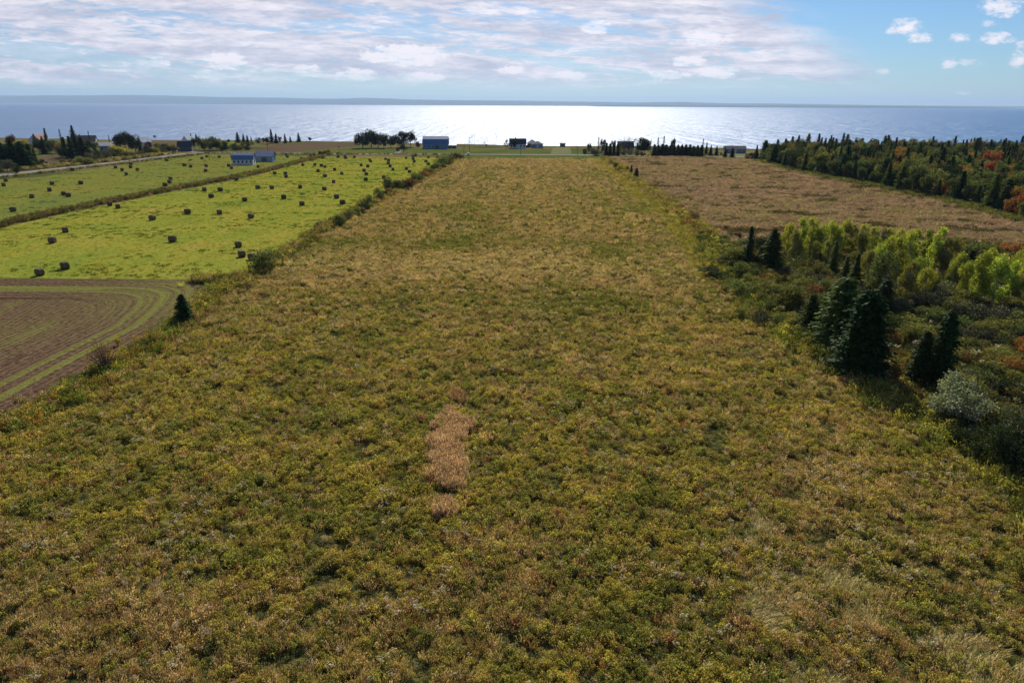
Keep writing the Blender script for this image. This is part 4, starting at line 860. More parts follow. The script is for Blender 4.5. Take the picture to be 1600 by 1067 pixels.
shrubs(LAB, G_S, [
 ('spruce', 1168, 418, 58, 'spruce', .95), ('spruce', 1203, 424, 60, 'spruce_green', 1.0), ('spruce', 1187, 416, 30, 'spruce_green'), ('larch', 1299, 432, 50, 'spruce_green', .8), ('spruce', 1333, 452, 50, 'spruce_green', 1.0), ('larch', 1318, 444, 40, 'spruce_green', 1.0), ('larch', 1358, 470, 60, 'dark', .9), ('larch', 1376, 500, 60, 'dark', 1.0), ('poplar', 1290, 420, 44, 'olive', 1.1), ('poplar', 1306, 404, 50, 'poplar', 1.0), ('poplar', 1368, 430, 56, 'poplar', 1.1), ('poplar', 1352, 440, 50, 'olive', 1.1), ('poplar', 1480, 430, 60, 'olive', 1.0), ('poplar', 1492, 450, 56, 'poplar', 1.0), ('poplar', 1484, 462, 50, 'olive', 1.1), ('poplar', 1504, 470, 62, 'poplar', .9), ('poplar', 1440, 474, 56, 'poplar', 1.0), ('poplar', 1456, 470, 54, 'olive', 1.0), ('poplar', 1586, 440, 50, 'poplar', 1.0), ('poplar', 1603, 486, 66, 'poplar', 1.0), ('poplar', 1534, 468, 70, 'poplar', 1.0), ('poplar', 1238, 408, 50, 'olive', .9), ('poplar', 1384, 404, 48, 'poplar', 1.0), ('poplar', 1414, 404, 46, 'poplar', 1.0), ('shrub', 1300, 500, 40, 'green', 1.1), ('shrub', 1282, 500, 30, 'olive', 1.2), ('shrub', 1240, 515, 26, 'olive', 1.1), ('shrub', 1420, 520, 30, 'olive', 1.3), ('shrub', 1440, 505, 30, 'green', 1.3), ('shrub', 1520, 525, 30, 'green', 1.3), ('shrub', 1556, 530, 30, 'olive', 1.2), ('shrub', 1590, 535, 30, 'green', 1.2), ('shrub', 1500, 482, 30, 'olive', 1.3), ('shrub', 1585, 495, 30, 'olive', 1.2), ('poplar', 1598, 452, 60, 'poplar', 1.0), ('poplar', 1582, 484, 64, 'olive', 1.0), ('shrub', 1500, 555, 26, 'olive', 1.2), ('shrub', 1540, 570, 26, 'olive', 1.3), ('larch', 1500, 436, 42, 'spruce_green', .8), ('larch', 1512, 430, 36, 'dark', .8),
 ('poplar', 1229, 400, 52, 'poplar', .8), ('poplar', 1248, 406, 66, 'poplar'), ('poplar', 1263, 404, 64, 'poplar'), ('poplar', 1279, 404, 62, 'poplar'), ('poplar', 1294, 402, 56, 'poplar'), ('poplar', 1316, 396, 52, 'poplar'), ('poplar', 1330, 397, 46, 'olive'), ('poplar', 1345, 400, 50, 'poplar'), ('poplar', 1359, 412, 58, 'poplar'),
 ('poplar', 1375, 402, 46, 'grey', .9), ('poplar', 1386, 428, 68, 'poplar'), ('poplar', 1400, 402, 46, 'poplar'), ('poplar', 1412, 435, 76, 'poplar'), ('poplar', 1396, 452, 82, 'poplar'), ('poplar', 1426, 402, 44, 'poplar'), ('poplar', 1442, 418, 60, 'poplar'), ('poplar', 1456, 434, 80, 'poplar'), ('poplar', 1470, 438, 66, 'olive'), ('poplar', 1428, 458, 66, 'poplar'), ('poplar', 1374, 478, 100, 'green'), ('poplar', 1413, 476, 70, 'olive'), ('poplar', 1340, 418, 56, 'olive'), ('poplar', 1272, 416, 46, 'olive'), ('poplar', 1447, 402, 44, 'olive', .7),
 ('poplar', 1520, 482, 92, 'poplar', .95), ('poplar', 1546, 486, 88, 'poplar', .95), ('poplar', 1569, 482, 76, 'poplar'), ('poplar', 1540, 444, 56, 'poplar'), ('poplar', 1594, 478, 70, 'poplar'), ('poplar', 1560, 440, 42, 'olive'),
 ('shrub', 1232, 488, 44, 'olive', 1.0), ('shrub', 1218, 480, 40, 'green'), ('shrub', 1203, 472, 30, 'olive', 1.1), ('shrub', 1198, 492, 24, 'green'), ('shrub', 1176, 448, 22, 'olive'), ('shrub', 1155, 436, 24, 'green'), ('shrub', 1142, 424, 18, 'dark'), ('shrub', 1190, 446, 18, 'rust'), ('shrub', 1228, 440, 16, 'rust'), ('shrub', 1250, 440, 20, 'twig', 1.4), ('shrub', 1272, 448, 20, 'twig', 1.4), ('shrub', 1290, 460, 24, 'green'), ('shrub', 1270, 472, 26, 'rust'), ('shrub', 1155, 416, 14, 'orange', .7), ('shrub', 1250, 528, 18, 'green'),
 ('shrub', 1140, 445, 14, 'green', 1.4), ('shrub', 1110, 436, 18, 'dark', 1.8), ('shrub', 1166, 462, 16, 'green', 1.2), ('shrub', 1215, 510, 20, 'green', 1.2), ('shrub', 1470, 470, 30, 'grey'), ('shrub', 1455, 482, 30, 'twig', 1.3), ('shrub', 1480, 492, 34, 'twig', 1.3), ('shrub', 1510, 510, 34, 'twig', 1.3), ('shrub', 1540, 512, 34, 'twig', 1.3), ('shrub', 1572, 514, 32, 'twig', 1.3), ('shrub', 1598, 512, 34, 'dark', 1.2), ('shrub', 1430, 488, 30, 'twig'), ('shrub', 1400, 494, 30, 'twig', 1.2), ('shrub', 1494, 536, 28, 'twig', 1.3), ('shrub', 1530, 540, 26, 'twig', 1.3), ('shrub', 1565, 545, 26, 'dark', 1.3), ('shrub', 1385, 520, 34, 'green'), ('shrub', 1390, 545, 30, 'rust'),
 ('shrub', 1385, 592, 30, 'rust', .8), ('shrub', 1402, 604, 24, 'red', .7), ('shrub', 1520, 600, 30, 'green', 1.4), ('shrub', 1556, 620, 26, 'dark', 1.4), ('shrub', 1590, 622, 30, 'dark', 1.3), ('shrub', 1446, 646, 22, 'red', .8), ('shrub', 1460, 652, 22, 'rust', .8), ('shrub', 1500, 700, 34, 'dark', 1.0), ('shrub', 1590, 740, 60, 'dark', 1.1), ('shrub', 1570, 755, 24, 'red', .9), ('shrub', 1574, 660, 24, 'green', 1.2), ('shrub', 1600, 560, 34, 'orange', .7), ('shrub', 1500, 575, 22, 'rust'), ('shrub', 1480, 560, 24, 'green'), ('shrub', 1586, 402, 22, 'orange', .9), ('shrub', 1572, 398, 18, 'red', .9), ('shrub', 1596, 425, 22, 'rust', 1.2), ('shrub', 1530, 425, 22, 'olive'), ('shrub', 1565, 420, 20, 'rust', 1.4), ('shrub', 1480, 415, 22, 'olive', 1.3)])

fr = random.Random(21); fill = []
for (x0, x1, y0, y1, n_) in ((1390, 1600, 480, 560, 22), (1480, 1600, 560, 640, 12), (1150, 1290, 445, 515, 14), (1210, 1290, 405, 440, 6), (1480, 1600, 400, 430, 8), (1130, 1200, 395, 440, 7)):
    for _ in range(n_):
        fx, fy = fr.uniform(x0, x1), fr.uniform(y0, y1); fill.append(('shrub', fx, fy, fr.uniform(16, 32) * (fy / 500) ** 0.5, fr.choice(['olive', 'green', 'olive', 'green', 'twig', 'olive', 'dark']), fr.uniform(1.0, 1.5)))
shrubs(LAB, G_S, fill)

# the wood
EDGE = P2((1187, 252), (1226, 264), (1278, 275), (1306, 279), (1352, 288), (1399, 299), (1435, 307), (1484, 315), (1528, 326), (1567, 336), (1600, 349), (1680, 372))
def wood():
    r = np.random.default_rng(31); xs = []; rr = random.Random(8)
    ex = np.array([e[0] for e in EDGE])[::-1]; ey = np.array([e[1] for e in EDGE])[::-1]
    cand = []
    for k in range(60000):
        y = r.uniform(150, 470); x = r.uniform(120, 400)
        if x > 0.79 * y + 12: continue
        if y > 455 - (x - 130) * 0.05: continue
        e = np.interp(y, ey, ex); dd = x - e
        if y > ey.max(): 
            dd = min(dd - (y - ey.max()) * 0.0, 60) - max(0, (y - ey.max())) * 0.6
        if dd < 1.2: continue
        cand.append((x, y, dd))
    acc = []
    cell = {}
    for (x, y, dd) in cand:
        s = 3.7 if dd < 8 else 5.2 if dd < 40 else 6.2
        g = (int(x // 7), int(y // 7)); ok = True
        for i in (-1, 0, 1):
            for j in (-1, 0, 1):
                for (a, b) in cell.get((g[0] + i, g[1] + j), ()):
                    if (a - x) ** 2 + (b - y) ** 2 < s * s: ok = False
        if ok: cell.setdefault(g, []).append((x, y)); acc.append((x, y, dd))
    acc.sort(key=lambda t: (t[2] > 9, t[1] + t[2] * 0.6))
    lim = 215; far = []
    for k, (x, y, dd) in enumerate(acc):
        f = float(fbm(np.array([x]), np.array([y]), 18, 55)[0]); u = rr.random()
        h = rr.uniform(6.0, 10.8) if dd < 6 else rr.uniform(7.5, 12.5)
        if u < 0.24 + (0.14 if f < .5 else -.1): kind, mat = rr.choice(['spruce', 'spruce', 'larch']), rr.choice(['spruce', 'spruce_green', 'spruce_green', 'dark'])
        elif u < 0.46: kind, mat = 'broad', 'dark'; h *= 0.85
        elif u < 0.76: kind, mat = 'broad', 'green'; h *= 0.82
        elif u < 0.88: kind, mat = 'broad', rr.choice(['rust', 'olive']); h *= 0.8
        elif u < (0.95 if y < 300 else 0.91): kind, mat = 'broad', 'orange'; h *= 0.78
        elif u < (0.965 if y < 300 else 0.92): kind, mat = 'broad', 'red'; h *= 0.75
        else: kind, mat = 'loose', 'olive'; h *= 0.85
        if k < lim:
            nm = {'spruce': 'spruce', 'larch': 'bushy conifer', 'broad': 'tree', 'loose': 'thin tree'}[kind]
            plant(kind, (x, y, 0), h, mat=mat, group='trees of the wood', desc='%s %s %s' % (CDESC[mat], nm, 'on the wood edge' if dd < 6 else 'within the wood'), width=rr.uniform(0.9, 1.3))
        else: far.append((x, y, h, kind, mat))
    return far
FAR = wood()
plant_px('broad', 1395, 272, 34, mat='orange', label='orange-red tree glowing low in the middle of the wood edge', group='trees of the wood')
plant_px('broad', 1392, 290, 34, mat='orange', label='orange maple at the foot of the wood beside a dark spruce', group='trees of the wood', width=.8)
plant_px('broad', 1545, 276, 40, mat='red', label='wide scarlet crown standing highest behind the front spruces', group='trees of the wood', width=1.1)
plant_px('broad', 1205, 250, 22, mat='orange', label='small rust-orange tree at the seaward tip of the wood', group='trees of the wood', width=.9)
def far_wood():
    vs, keys = [], {}
    for kind in ('spruce', 'larch', 'broad', 'loose'):
        for mat in ('spruce', 'spruce_green', 'dark', 'green', 'rust', 'orange', 'red', 'olive'):
            ((tr, cr), h0) = PRO[kind][0 if kind == 'loose' else 1]
            me = cr.data.copy(); me.materials[0] = MAT[mat]; keys[(kind, mat)] = (len(vs), h0); vs.append(bpy.data.objects.new('far_' + kind + '_' + mat, me))
    P, s, vi = [], [], []
    for (x, y, h, kind, mat) in FAR:
        k, h0 = keys[(kind, mat)]; P.append((x, y, 0)); s.append((h / h0, h / h0, h / h0)); vi.append(k)
    n = len(P); r = np.random.default_rng(1)
    scatter('far_wood', np.array(P), r.random(n) * 6.28, np.array(s), np.array(vi), np.ones((n, 3)), vs, 'mixed spruce and autumn wood stretching back to the shore', 'wood')
far_wood()

# distant trees beyond the road
shrubs('by the gravel road', 'spruce clumps and shrubs beside the gravel road', [
 ('spruce', 8, 264, 36, 'spruce', 1.3), ('spruce', 24, 263, 38, 'spruce', 1.3), ('spruce', 38, 263, 36, 'spruce', 1.3), ('spruce', 50, 262, 32, 'spruce', 1.3), ('spruce', 57, 260, 24, 'spruce'), ('broad', 16, 254, 30, 'dark'), ('broad', 44, 252, 30, 'olive', .8), ('shrub', 14, 268, 17, 'twig'), ('shrub', 26, 270, 12, 'dark'), ('spruce', -8, 262, 34, 'spruce', 1.3),
 ('broad', 2, 240, 18, 'rust'), ('broad', 28, 238, 16, 'olive'), ('broad', 48, 238, 14, 'dark'), ('broad', 62, 241, 22, 'dark'), ('spruce', 70, 241, 24, 'spruce'), ('broad', 80, 240, 20, 'green'), ('loose', 92, 243, 18, 'rust'), ('broad', 88, 240, 14, 'dark'),
 ('spruce', 104, 247, 28, 'spruce', 1.2), ('spruce', 113, 248, 30, 'spruce', 1.2), ('spruce', 122, 247, 28, 'spruce', 1.2), ('spruce', 131, 246, 28, 'spruce_green', 1.2), ('broad', 140, 245, 24, 'dark'), ('broad', 150, 243, 22, 'green'), ('broad', 98, 246, 18, 'dark'),
 ('shrub', 142, 255, 15, 'twig'), ('shrub', 156, 252, 16, 'dark'), ('shrub', 166, 250, 15, 'twig'), ('shrub', 173, 247, 13, 'twig'), ('shrub', 112, 257, 9, 'rust'), ('shrub', 124, 257, 11, 'grey', .9), ('shrub', 134, 257, 13, 'olive'), ('shrub', 144, 256, 7, 'olive'),
 ('shrub', 188, 245, 18, 'yellow', .9), ('broad', 190, 240, 30, 'dark', .9), ('broad', 202, 239, 31, 'dark', .9), ('broad', 212, 238, 29, 'dark', .9), ('spruce', 220, 237, 18, 'spruce'), ('shrub', 199, 247, 10, 'twig'), ('shrub', 210, 246, 9, 'olive'), ('shrub', 221, 245, 10, 'twig'), ('shrub', 232, 243, 12, 'dark'), ('shrub', 243, 242, 12, 'olive'), ('shrub', 254, 241, 13, 'twig'), ('shrub', 264, 240, 14, 'dark'), ('shrub', 272, 238, 12, 'olive'), ('shrub', 232, 233, 11, 'dark'), ('shrub', 248, 233, 8, 'twig'), ('shrub', 180, 248, 10, 'green'),
 ('broad', 64, 236, 18, 'dark', 1.1), ('broad', 84, 236, 17, 'dark', 1.1), ('broad', 95, 240, 17, 'olive', 1.1), ('shrub', 64, 260, 10, 'dark', 1.3), ('shrub', 180, 246, 14, 'dark', 1.2), ('broad', 196, 244, 16, 'green', 1.0), ('broad', 230, 240, 13, 'rust', 1.0), ('broad', 246, 238, 14, 'olive', 1.0), ('broad', 260, 237, 13, 'dark', 1.0), ('broad', 36, 243, 16, 'olive', 1.1), ('broad', 12, 243, 18, 'dark', 1.2), ('shrub', 100, 258, 9, 'olive', 1.2), ('spruce', 56, 230, 18, 'spruce'), ('spruce', 75, 232, 27, 'spruce', .7), ('thin_spruce', 98, 232, 26, 'spruce'), ('spruce', 118, 232, 31, 'spruce', .7), ('thin_spruce', 142, 230, 22, 'spruce'), ('thin_spruce', 173, 232, 18, 'spruce'), ('broad', 20, 232, 20, 'rust')])
shrubs('beyond the road junction', 'trees beyond the road junction', [
 ('broad', 304, 234, 17, 'dark', .8), ('broad', 312, 234, 19, 'green', .8), ('broad', 322, 235, 19, 'olive', .8), ('broad', 333, 235, 23, 'green', .7), ('broad', 343, 235, 20, 'olive', .8), ('broad', 350, 234, 14, 'dark'), ('broad', 338, 236, 15, 'dark', 1.2), ('broad', 328, 236, 15, 'olive', 1.2), ('broad', 318, 236, 14, 'dark', 1.2), ('broad', 354, 236, 10, 'dark', 1.2), ('shrub', 368, 236, 7, 'dark', 1.4), ('shrub', 376, 235, 7, 'olive', 1.4), ('shrub', 385, 235, 7, 'dark', 1.4), ('shrub', 358, 231, 9, 'poplar', 1.2), ('shrub', 372, 234, 9, 'dark', 1.2), ('shrub', 388, 231, 8, 'dark'), ('shrub', 366, 232, 8, 'olive'), ('shrub', 380, 228, 6, 'green'), ('shrub', 395, 227, 6, 'olive'), ('shrub', 348, 236, 8, 'dark'),
 ('spruce', 372, 223, 14, 'spruce', 1.1), ('spruce', 381, 223, 12, 'spruce', 1.1), ('spruce', 387, 223, 10, 'spruce'), ('spruce', 393, 223, 9, 'spruce'), ('shrub', 404, 224, 8, 'twig'), ('broad', 412, 225, 9, 'dark'), ('broad', 419, 225, 11, 'dark'), ('spruce', 425, 224, 19, 'spruce', .9), ('spruce', 432, 224, 13, 'spruce'), ('broad', 438, 224, 10, 'dark'), ('spruce', 446, 224, 13, 'spruce'), ('spruce', 454, 223, 9, 'spruce'), ('spruce', 467, 222, 12, 'spruce', 1.2), ('broad', 484, 222, 7, 'dark', 1.2), ('shrub', 357, 223, 5, 'dark'), ('spruce', 299, 219, 9, 'spruce'), ('spruce', 307, 219, 8, 'spruce'), ('shrub', 242, 216, 4, 'dark')])
shrubs('near the blue barn', 'trees near the blue barn', [
 ('broad', 567, 232, 26, 'dark', 1.25), ('broad', 580, 231, 26, 'dark', 1.25), ('broad', 591, 231, 25, 'dark', 1.2), ('broad', 600, 232, 22, 'dark', 1.0), ('broad', 611, 231, 21, 'dark', 1.0), ('broad', 629, 230, 24, 'dark', 1.25), ('broad', 642, 230, 23, 'dark', 1.15), ('broad', 621, 231, 17, 'dark', 1.0), ('shrub', 628, 236, 10, 'dark'), ('shrub', 622, 237, 6, 'dark'), ('shrub', 634, 235, 7, 'green'), ('shrub', 652, 230, 8, 'dark'),
 ('shrub', 510, 242, 8, 'rust'), ('shrub', 503, 242, 6, 'dark'), ('shrub', 515, 243, 5, 'olive')])
shrubs('by the seaside houses', 'trees by the seaside houses', [
 ('loose', 792, 233, 15, 'twig', 1.1), ('shrub', 803.5, 232.5, 12, 'dark', .9), ('shrub', 823, 231, 5, 'dark'), ('shrub', 760, 229, 3.5, 'dark'), ('broad', 920, 240, 15, 'dark', .8), ('shrub', 931, 243.5, 12, 'twig', 1.0), ('shrub', 915, 241, 8, 'twig'), ('thin_spruce', 934.5, 241, 23, 'spruce', 1.3), ('broad', 942, 241, 23, 'dark', .7), ('hedge_spruce', 947, 243, 17, 'spruce'), ('hedge_spruce', 953, 243, 16, 'spruce'), ('hedge_spruce', 959, 243, 15, 'spruce'), ('hedge_spruce', 965, 243, 15, 'spruce'),
 ('broad', 958, 239, 19, 'dark', .7), ('dead', 974, 240, 23, None), ('dead', 982, 240, 25, None), ('loose', 968, 240, 18, 'green'), ('shrub', 975, 242.5, 9, 'olive'), ('shrub', 985, 242.5, 8, 'green'), ('shrub', 994, 242.8, 8, 'twig'), ('broad', 1001, 240, 26, 'dark', 1.1), ('broad', 1007, 240, 24, 'dark', .9), ('thin_spruce', 1016, 240, 20, 'spruce'), ('shrub', 1003, 243.5, 7, 'twig'), ('shrub', 1013, 244.8, 5, 'yellow', 1.3),
 ('thin_spruce', 1027, 241, 23, 'spruce', 1.3), ('thin_spruce', 1036, 241, 25, 'spruce', 1.3), ('broad', 1051, 241, 23, 'dark', .55), ('thin_spruce', 1097, 242, 22, 'spruce', 1.3), ('spruce', 1103, 242, 17, 'spruce'), ('spruce', 1110, 243, 14, 'spruce'), ('spruce', 1119, 243, 13, 'spruce', 1.2), ('spruce', 1132.5, 247, 14, 'spruce', 1.2), ('spruce', 1143.5, 247, 14, 'spruce', 1.2), ('shrub', 1175, 248, 11, 'dark'), ('shrub', 1168, 249, 7, 'rust'), ('shrub', 1126, 243, 5, 'olive'), ('spruce', 1181, 250, 20, 'spruce')])
for k in range(13):
    plant_px('hedge_spruce', 1022 + k * 6.1, 244.2 + k * 0.12, 16 + random.uniform(-1, 1), mat='spruce', group='row of close-planted spruces', desc='blackish spruce in the close-planted row', width=1.35)

# ------------------------------------------------------------------ buildings
BM = {
 'white': plain('white_siding', (0.62, 0.63, 0.64), 0.7, 0.3, nz=0.04, corr=('Z', 6)), 'grey': plain('grey_siding', (0.22, 0.23, 0.26), 0.75, 0.3, corr=('Z', 5)), 'blue': plain('blue_siding', (0.15, 0.26, 0.40), 0.6, 0.3, nz=.06, corr=('X', 5)),
 'blueroof': plain('blue_metal_roof', (0.10, 0.17, 0.30), 0.6, 0.2, nz=0.06, corr=('X', 3)), 'bluegrey': plain('bluegrey_siding', (0.22, 0.30, 0.38), 0.7, 0.3, nz=.06, corr=('X', 4)), 'dark': plain('dark_shingles', (0.07, 0.07, 0.08), 0.85, 0.2, corr=('Z', 6)),
 'redroof': plain('brown_red_roof', (0.32, 0.16, 0.13), 0.85, 0.2, corr=('Z', 6)), 'whiteroof': plain('white_metal_roof', (0.42, 0.43, 0.45), 0.7, 0.1, nz=.03, corr=('X', 3)), 'glass': plain('window_glass', (0.02, 0.03, 0.04), 0.1, 0.6), 'trim': plain('white_trim', (0.7, 0.7, 0.7), 0.6, 0.3, nz=.03),
 'darkwood': plain('weathered_boards', (0.12, 0.11, 0.11), 0.85, 0.2, nz=.2, corr=('X', 6)), 'brick': plain('brick', (0.25, 0.11, 0.08), 0.9, 0.2, nz=.2), 'greyroof': plain('grey_metal_roof', (0.20, 0.22, 0.25), 0.5, 0.4, corr=('X', 3)),
 'pole': plain('pole_wood', (0.10, 0.085, 0.07), 0.9, 0.1, nz=.2), 'carwhite': plain('car_paint', (0.8, 0.8, 0.8), 0.25, 0.5, nz=.01), 'tyre': plain('tyre_rubber', (0.02, 0.02, 0.02), 0.8, 0.2), 'lamp': plain('lamp_glass', (0.5, 0.08, 0.05), 0.3, 0.5),
}
def building(name, px, py, w, d, eave, ridge_h, rz, wall, roof, label, cat='house', style='gable', windows=4, doors=1, chimney=False, end_windows=1, over=0.35, tall_windows=False, loc=None):
    """long side along local x, front (towards the field) at -y; origin at the middle of the front foot"""
    p = loc if loc is not None else G(px, py); o = empty(name, (p[0], p[1], 0), rz); hw = w / 2
    body = MB()
    if style == 'gable': prof = [(0, -0.1), (0, eave), (d / 2, ridge_h), (d, eave), (d, -0.1)]
    elif style == 'gambrel': prof = [(0, -0.1), (0, eave), (d * 0.17, eave + (ridge_h - eave) * 0.62), (d / 2, ridge_h), (d * 0.83, eave + (ridge_h - eave) * 0.62), (d, eave), (d, -0.1)]
    elif style == 'hip': prof = [(0, -0.1), (0, eave), (d, eave), (d, -0.1)]
    body.prism([(y, z) for y, z in prof], -hw, hw); body.build('wall', BM[wall], o)
    if style == 'hip':
        rb = MB(); a = 0.4; i = d / 2
        v = [(-hw - a, -a, eave + .02), (hw + a, -a, eave + .02), (hw + a, d + a, eave + .02), (-hw - a, d + a, eave + .02), (-hw + i * .9, d / 2, ridge_h), (hw - i * .9, d / 2, ridge_h)]
        rb.v = v; rb.f = [(0, 1, 5, 4), (1, 2, 5), (2, 3, 4, 5), (3, 0, 4), (3, 2, 1, 0)]
    else:
        rb = MB(); t = 0.16; top = prof[1:-1]
        pts = [Vector(q) for q in top]
        d0 = (pts[0] - pts[1]).normalized() * over; d1 = (pts[-1] - pts[-2]).normalized() * over
        line = [pts[0] + d0] + pts[1:-1] + [pts[-1] + d1]
        lo = [(q.x, q.y + 0.015) for q in line]; hi = [(q.x, q.y + t) for q in line]
        n = len(lo)
        for i in range(n - 1): rb.prism([lo[i], hi[i], hi[i + 1], lo[i + 1]], -hw - over, hw + over)
    rf = rb.build('roof', BM[roof], o)
    if chimney: MB().box(-hw * 0.3 - .35, -hw * 0.3 + .35, d / 2 - .35, d / 2 + .35, ridge_h - 0.5, ridge_h + 0.9).build('chimney', BM['brick'], rf)
    slots = windows + doors; zc = eave * 0.58; wh = min(1.3, eave * 0.42); ww = min(1.0, w / slots * 0.45)
    for k in range(slots):
        xc = -hw + w * (k + 0.5) / slots
        if doors and k == slots // 2:
            dw = 0.5 if cat == 'house' else min(1.4, w / slots * .42); dh = min(2.1, eave * 0.85)
            dd = MB().box(xc - dw, xc + dw, -0.07, 0.0, 0.0, dh).build('door', BM['trim' if cat == 'house' else 'darkwood'], o)
            MB().box(xc + dw * 0.7, xc + dw * 0.85, -0.13, -0.07, dh * 0.45, dh * 0.52).build('handle', BM['glass'], dd)
            continue
        f = MB().box(xc - ww / 2 - .08, xc + ww / 2 + .08, -0.06, 0.0, zc - wh / 2 - .08, zc + wh / 2 + .08).build('window', BM['trim'], o)
        MB().box(xc - ww / 2, xc + ww / 2, -0.075, -0.06, zc - wh / 2, zc + wh / 2).build('pane', BM['glass'], f)
    for sx in (-1, 1):
        for k in range(end_windows):
            yc = d * (k + 1) / (end_windows + 1); x0 = sx * hw
            f = MB().box(min(x0, x0 + sx * .06), max(x0, x0 + sx * .06), yc - .5, yc + .5, zc - wh / 2 - .08, zc + wh / 2 + .08).build('window', BM['trim'], o)
            x1 = x0 + sx * .06; MB().box(min(x1, x1 + sx * .015), max(x1, x1 + sx * .015), yc - .42, yc + .42, zc - wh / 2, zc + wh / 2).build('pane', BM['glass'], f)
    return tag(o, label, cat)
building('barn', 680, 233, 16.4, 10, 3.0, 7.8, 0.0, 'blue', 'blueroof', 'big blue gambrel-roofed barn on the lawn beside the dark trees', 'barn', 'gambrel', 5, 1, end_windows=0)
building('shed', 706.5, 232.2, 5.5, 5, 2.0, 2.9, 0.0, 'bluegrey', 'greyroof', 'low blue-grey shed standing beside the big blue barn', 'shed', windows=1, end_windows=0)
building('farm_shed', 379.5, 258, 9.6, 5.5, 2.6, 5.3, R(6), 'white', 'blueroof', 'white-walled shed with dark gambrel roof and row of windows in the hay field', 'shed', 'gambrel', 5, 0, end_windows=1)
building('barn', 413, 253, 8.4, 7.0, 2.7, 4.9, R(4), 'bluegrey', 'blueroof', 'blue-grey barn just behind the white-walled shed in the hay field', 'barn', 'gable', 2, 1, end_windows=1)
p = G(400.5, 252.5); building('lean_to', 0, 0, 2.6, 3.4, 1.9, 4.0, R(40), 'white', 'whiteroof', 'small white-roofed lean-to between the two hay field sheds', 'shed', windows=0, doors=1, end_windows=0, loc=(p.x, p.y + 1.0, 0))
building('house', 809, 232.6, 11.0, 8, 3.1, 6.3, R(0), 'white', 'dark', 'white seaside house with dark roof behind a rounded tree', 'house', windows=4, chimney=True, end_windows=2)
building('cottage', 839.8, 231.8, 7.4, 7, 2.6, 4.4, R(0), 'bluegrey', 'dark', 'dark hipped cottage in front of the pale grey shed', 'house', 'hip', 2, 1, end_windows=1)
building('shed', 831.5, 230.4, 6.6, 6, 2.6, 5.0, R(0), 'grey', 'greyroof', 'pale grey shed tucked behind the dark hipped cottage', 'shed', 'hip', 1, 1, end_windows=0)
building('seaside_building', 1149, 240, 12.6, 7, 2.5, 4.3, R(-6), 'grey', 'dark', 'long low grey building above the shore beyond two small spruces', 'house', windows=4, end_windows=1)
building('house', 72, 229, 8.5, 8, 4.2, 7.6, R(86), 'white', 'redroof', 'white gabled house with brownish roof among the roadside spruces', 'house', windows=2, chimney=False, end_windows=2)
building('house', 131, 229.5, 14.5, 8, 3.2, 7.0, R(20), 'white', 'redroof', 'long house with brown-red roof and white gable end behind the spruce clump', 'house', windows=4, chimney=True, end_windows=1)
building('house', 169, 238, 8.6, 7, 3.6, 5.4, R(24), 'bluegrey', 'greyroof', 'blue-grey walled house showing above the roadside shrubs', 'house', windows=2, end_windows=1)
building('house', 231, 229.5, 6.6, 6.5, 3.0, 6.0, R(60), 'white', 'whiteroof', 'small white house with pale roof beside the dense dark trees', 'house', windows=1, end_windows=1)
building('barn', 289, 237, 8.0, 7, 2.8, 5.8, R(15), 'darkwood', 'dark', 'dark weathered barn at the road junction', 'barn', windows=1, end_windows=0)
building('house', 299, 226, 5.0, 6, 3.2, 5.6, R(60), 'white', 'whiteroof', 'small pale-roofed house behind the dark weathered barn', 'house', windows=1, end_windows=1)
building('house', 978, 239, 9.5, 7, 3.2, 6.6, R(0), 'white', 'dark', 'dark-roofed house almost hidden by the bare trees', 'house', windows=3, end_windows=1)
building('hut', 879, 229.8, 3.4, 3.0, 2.0, 2.5, R(0), 'darkwood', 'dark', 'tiny dark hut between the twin shore masts', 'hut', windows=1, doors=1, end_windows=0)

def pole_at(px, ytop, ybase, arm=True, label='', group='utility poles along the road', cat='utility pole', r=0.14):
    p = G(px, ybase); h = (ybase - ytop) * px_size(p)
    o = empty('utility_pole' if arm else 'mast', p)
    MB().tube((0, 0, -0.2), (0, 0, h), r, r * 0.65, 8).build('post', BM['pole'], o)
    if arm:
        c = MB().box(-1.1, 1.1, -0.14, -0.02, h - 0.75, h - 0.6).build('crossarm', BM['pole'], o)
        for x in (-1.0, -0.35, 0.35, 1.0): MB().tube((x, -0.08, h - 0.6), (x, -0.08, h - 0.42), 0.05, 0.035, 6).build('insulator', BM['grey'], c)
    tag(o, label, cat, group)
for a in ((327.5, 222, 250.5, 'utility pole standing in the duller hay field by the road'), (419, 225, 240, 'utility pole behind the blue-grey barn'), (530, 228, 240, 'utility pole at the roadside near a rusty bush'), (630.5, 227, 241, 'utility pole beside the driveway to the dark trees'),
          (725, 228, 242.5, 'utility pole at the hedgerow end beside the white car'), (733.5, 215, 239, 'tall thin utility pole just behind the white car'), (813.5, 226, 241.5, 'utility pole in front of the white seaside house'), (902, 229, 242, 'utility pole by the grassy shore track'), (1013, 230, 243, 'utility pole beside the close-planted spruce row')):
    pole_at(a[0], a[1], a[2], True, a[3])
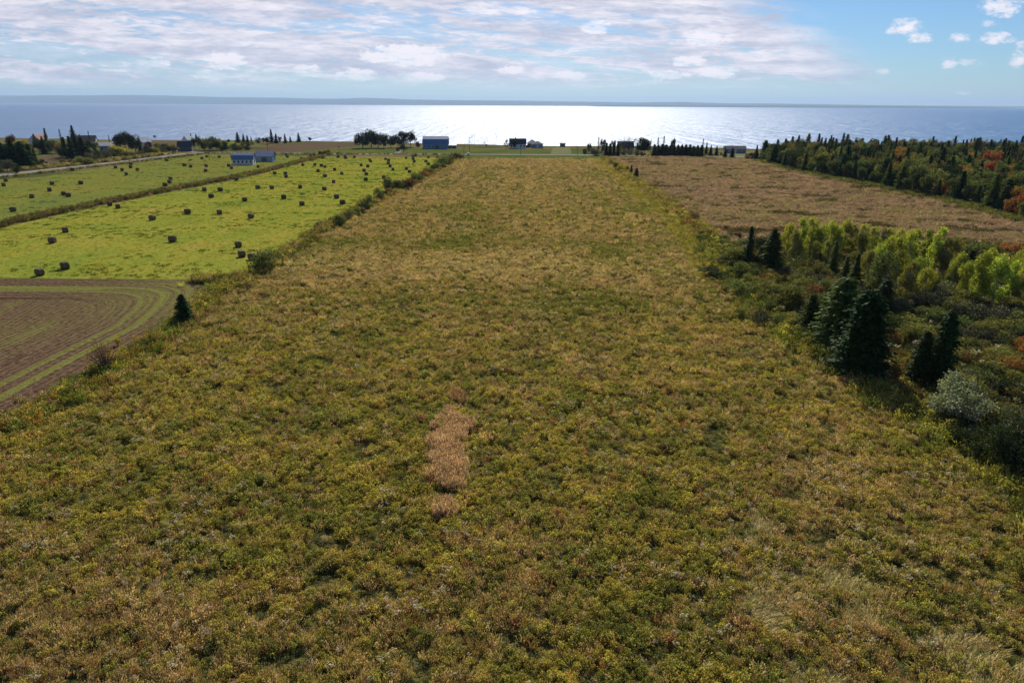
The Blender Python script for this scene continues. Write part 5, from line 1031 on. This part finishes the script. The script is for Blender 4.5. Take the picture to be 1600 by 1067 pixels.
for x, t, b, lab in ((741.5, 207.5, 226, 'slender mast by the shore beyond the white car'), (877.5, 216, 229.6, 'mast on the barn side of the tiny hut'), (883, 216, 229.6, 'mast on the wood side of the tiny hut')): pole_at(x, t, b, False, lab, 'shore masts', 'mast', 0.06)

def car():
    p = G(732, 243.6); o = empty('car', (p.x, p.y, 0.016), R(4))
    b = MB(); b.prism([(0, 0.35), (0, 0.95), (0.15, 1.0), (3.2, 1.0), (4.3, 0.85), (4.4, 0.35)], -0.88, 0.88); b.build('body', BM['carwhite'], o)
    c = MB(); V = [(-.8, .25, 1.0), (.8, .25, 1.0), (.8, 3.2, 1.0), (-.8, 3.2, 1.0), (-.66, .55, 1.58), (.66, .55, 1.58), (.66, 2.4, 1.58), (-.66, 2.4, 1.58)]
    c.v = V; c.f = [(0, 1, 5, 4), (1, 2, 6, 5), (2, 3, 7, 6), (3, 0, 4, 7), (3, 2, 1, 0), (4, 5, 6, 7)]; cb = c.build('cabin', BM['glass'], o)
    MB().box(-.68, .68, .5, 2.45, 1.582, 1.63).build('roof', BM['carwhite'], o)
    for x in (-.80, .80):
        for y in (.85, 3.5): w = MB().tube((x - .11, y, .33), (x + .11, y, .33), .33, .33, 16).build('wheel', BM['tyre'], o); MB().tube((x - .12, y, .33), (x + .12, y, .33), .17, .17, 12).build('rim', BM['greyroof'], w)
    for x in (-.68, .68): MB().box(x - .13, x + .13, -.02, 0.0, .7, .88).build('tail_light', BM['lamp'], o)
    tag(o, 'white car stopped on the road beyond the hedgerow end', 'car')
car()

# ------------------------------------------------------------------ sea air
def haze():
    m = bpy.data.materials.new('haze'); m.use_nodes = True; nt = m.node_tree; nt.nodes.clear()
    v = N(nt, 'ShaderNodeVolumePrincipled'); v.inputs['Color'].default_value = (0.50, 0.70, 1.0, 1); v.inputs['Density'].default_value = 3.3e-5; v.inputs['Anisotropy'].default_value = 0.2
    o = nt.nodes.new('ShaderNodeOutputMaterial'); nt.links.new(v.outputs[0], o.inputs['Volume'])
    b = MB().box(-46000, 46000, -2000, 46000, -9.0, 460.0).build('haze', m); tag(b, 'thin blue sea haze in front of the far hills', 'haze', kind='stuff')
haze()
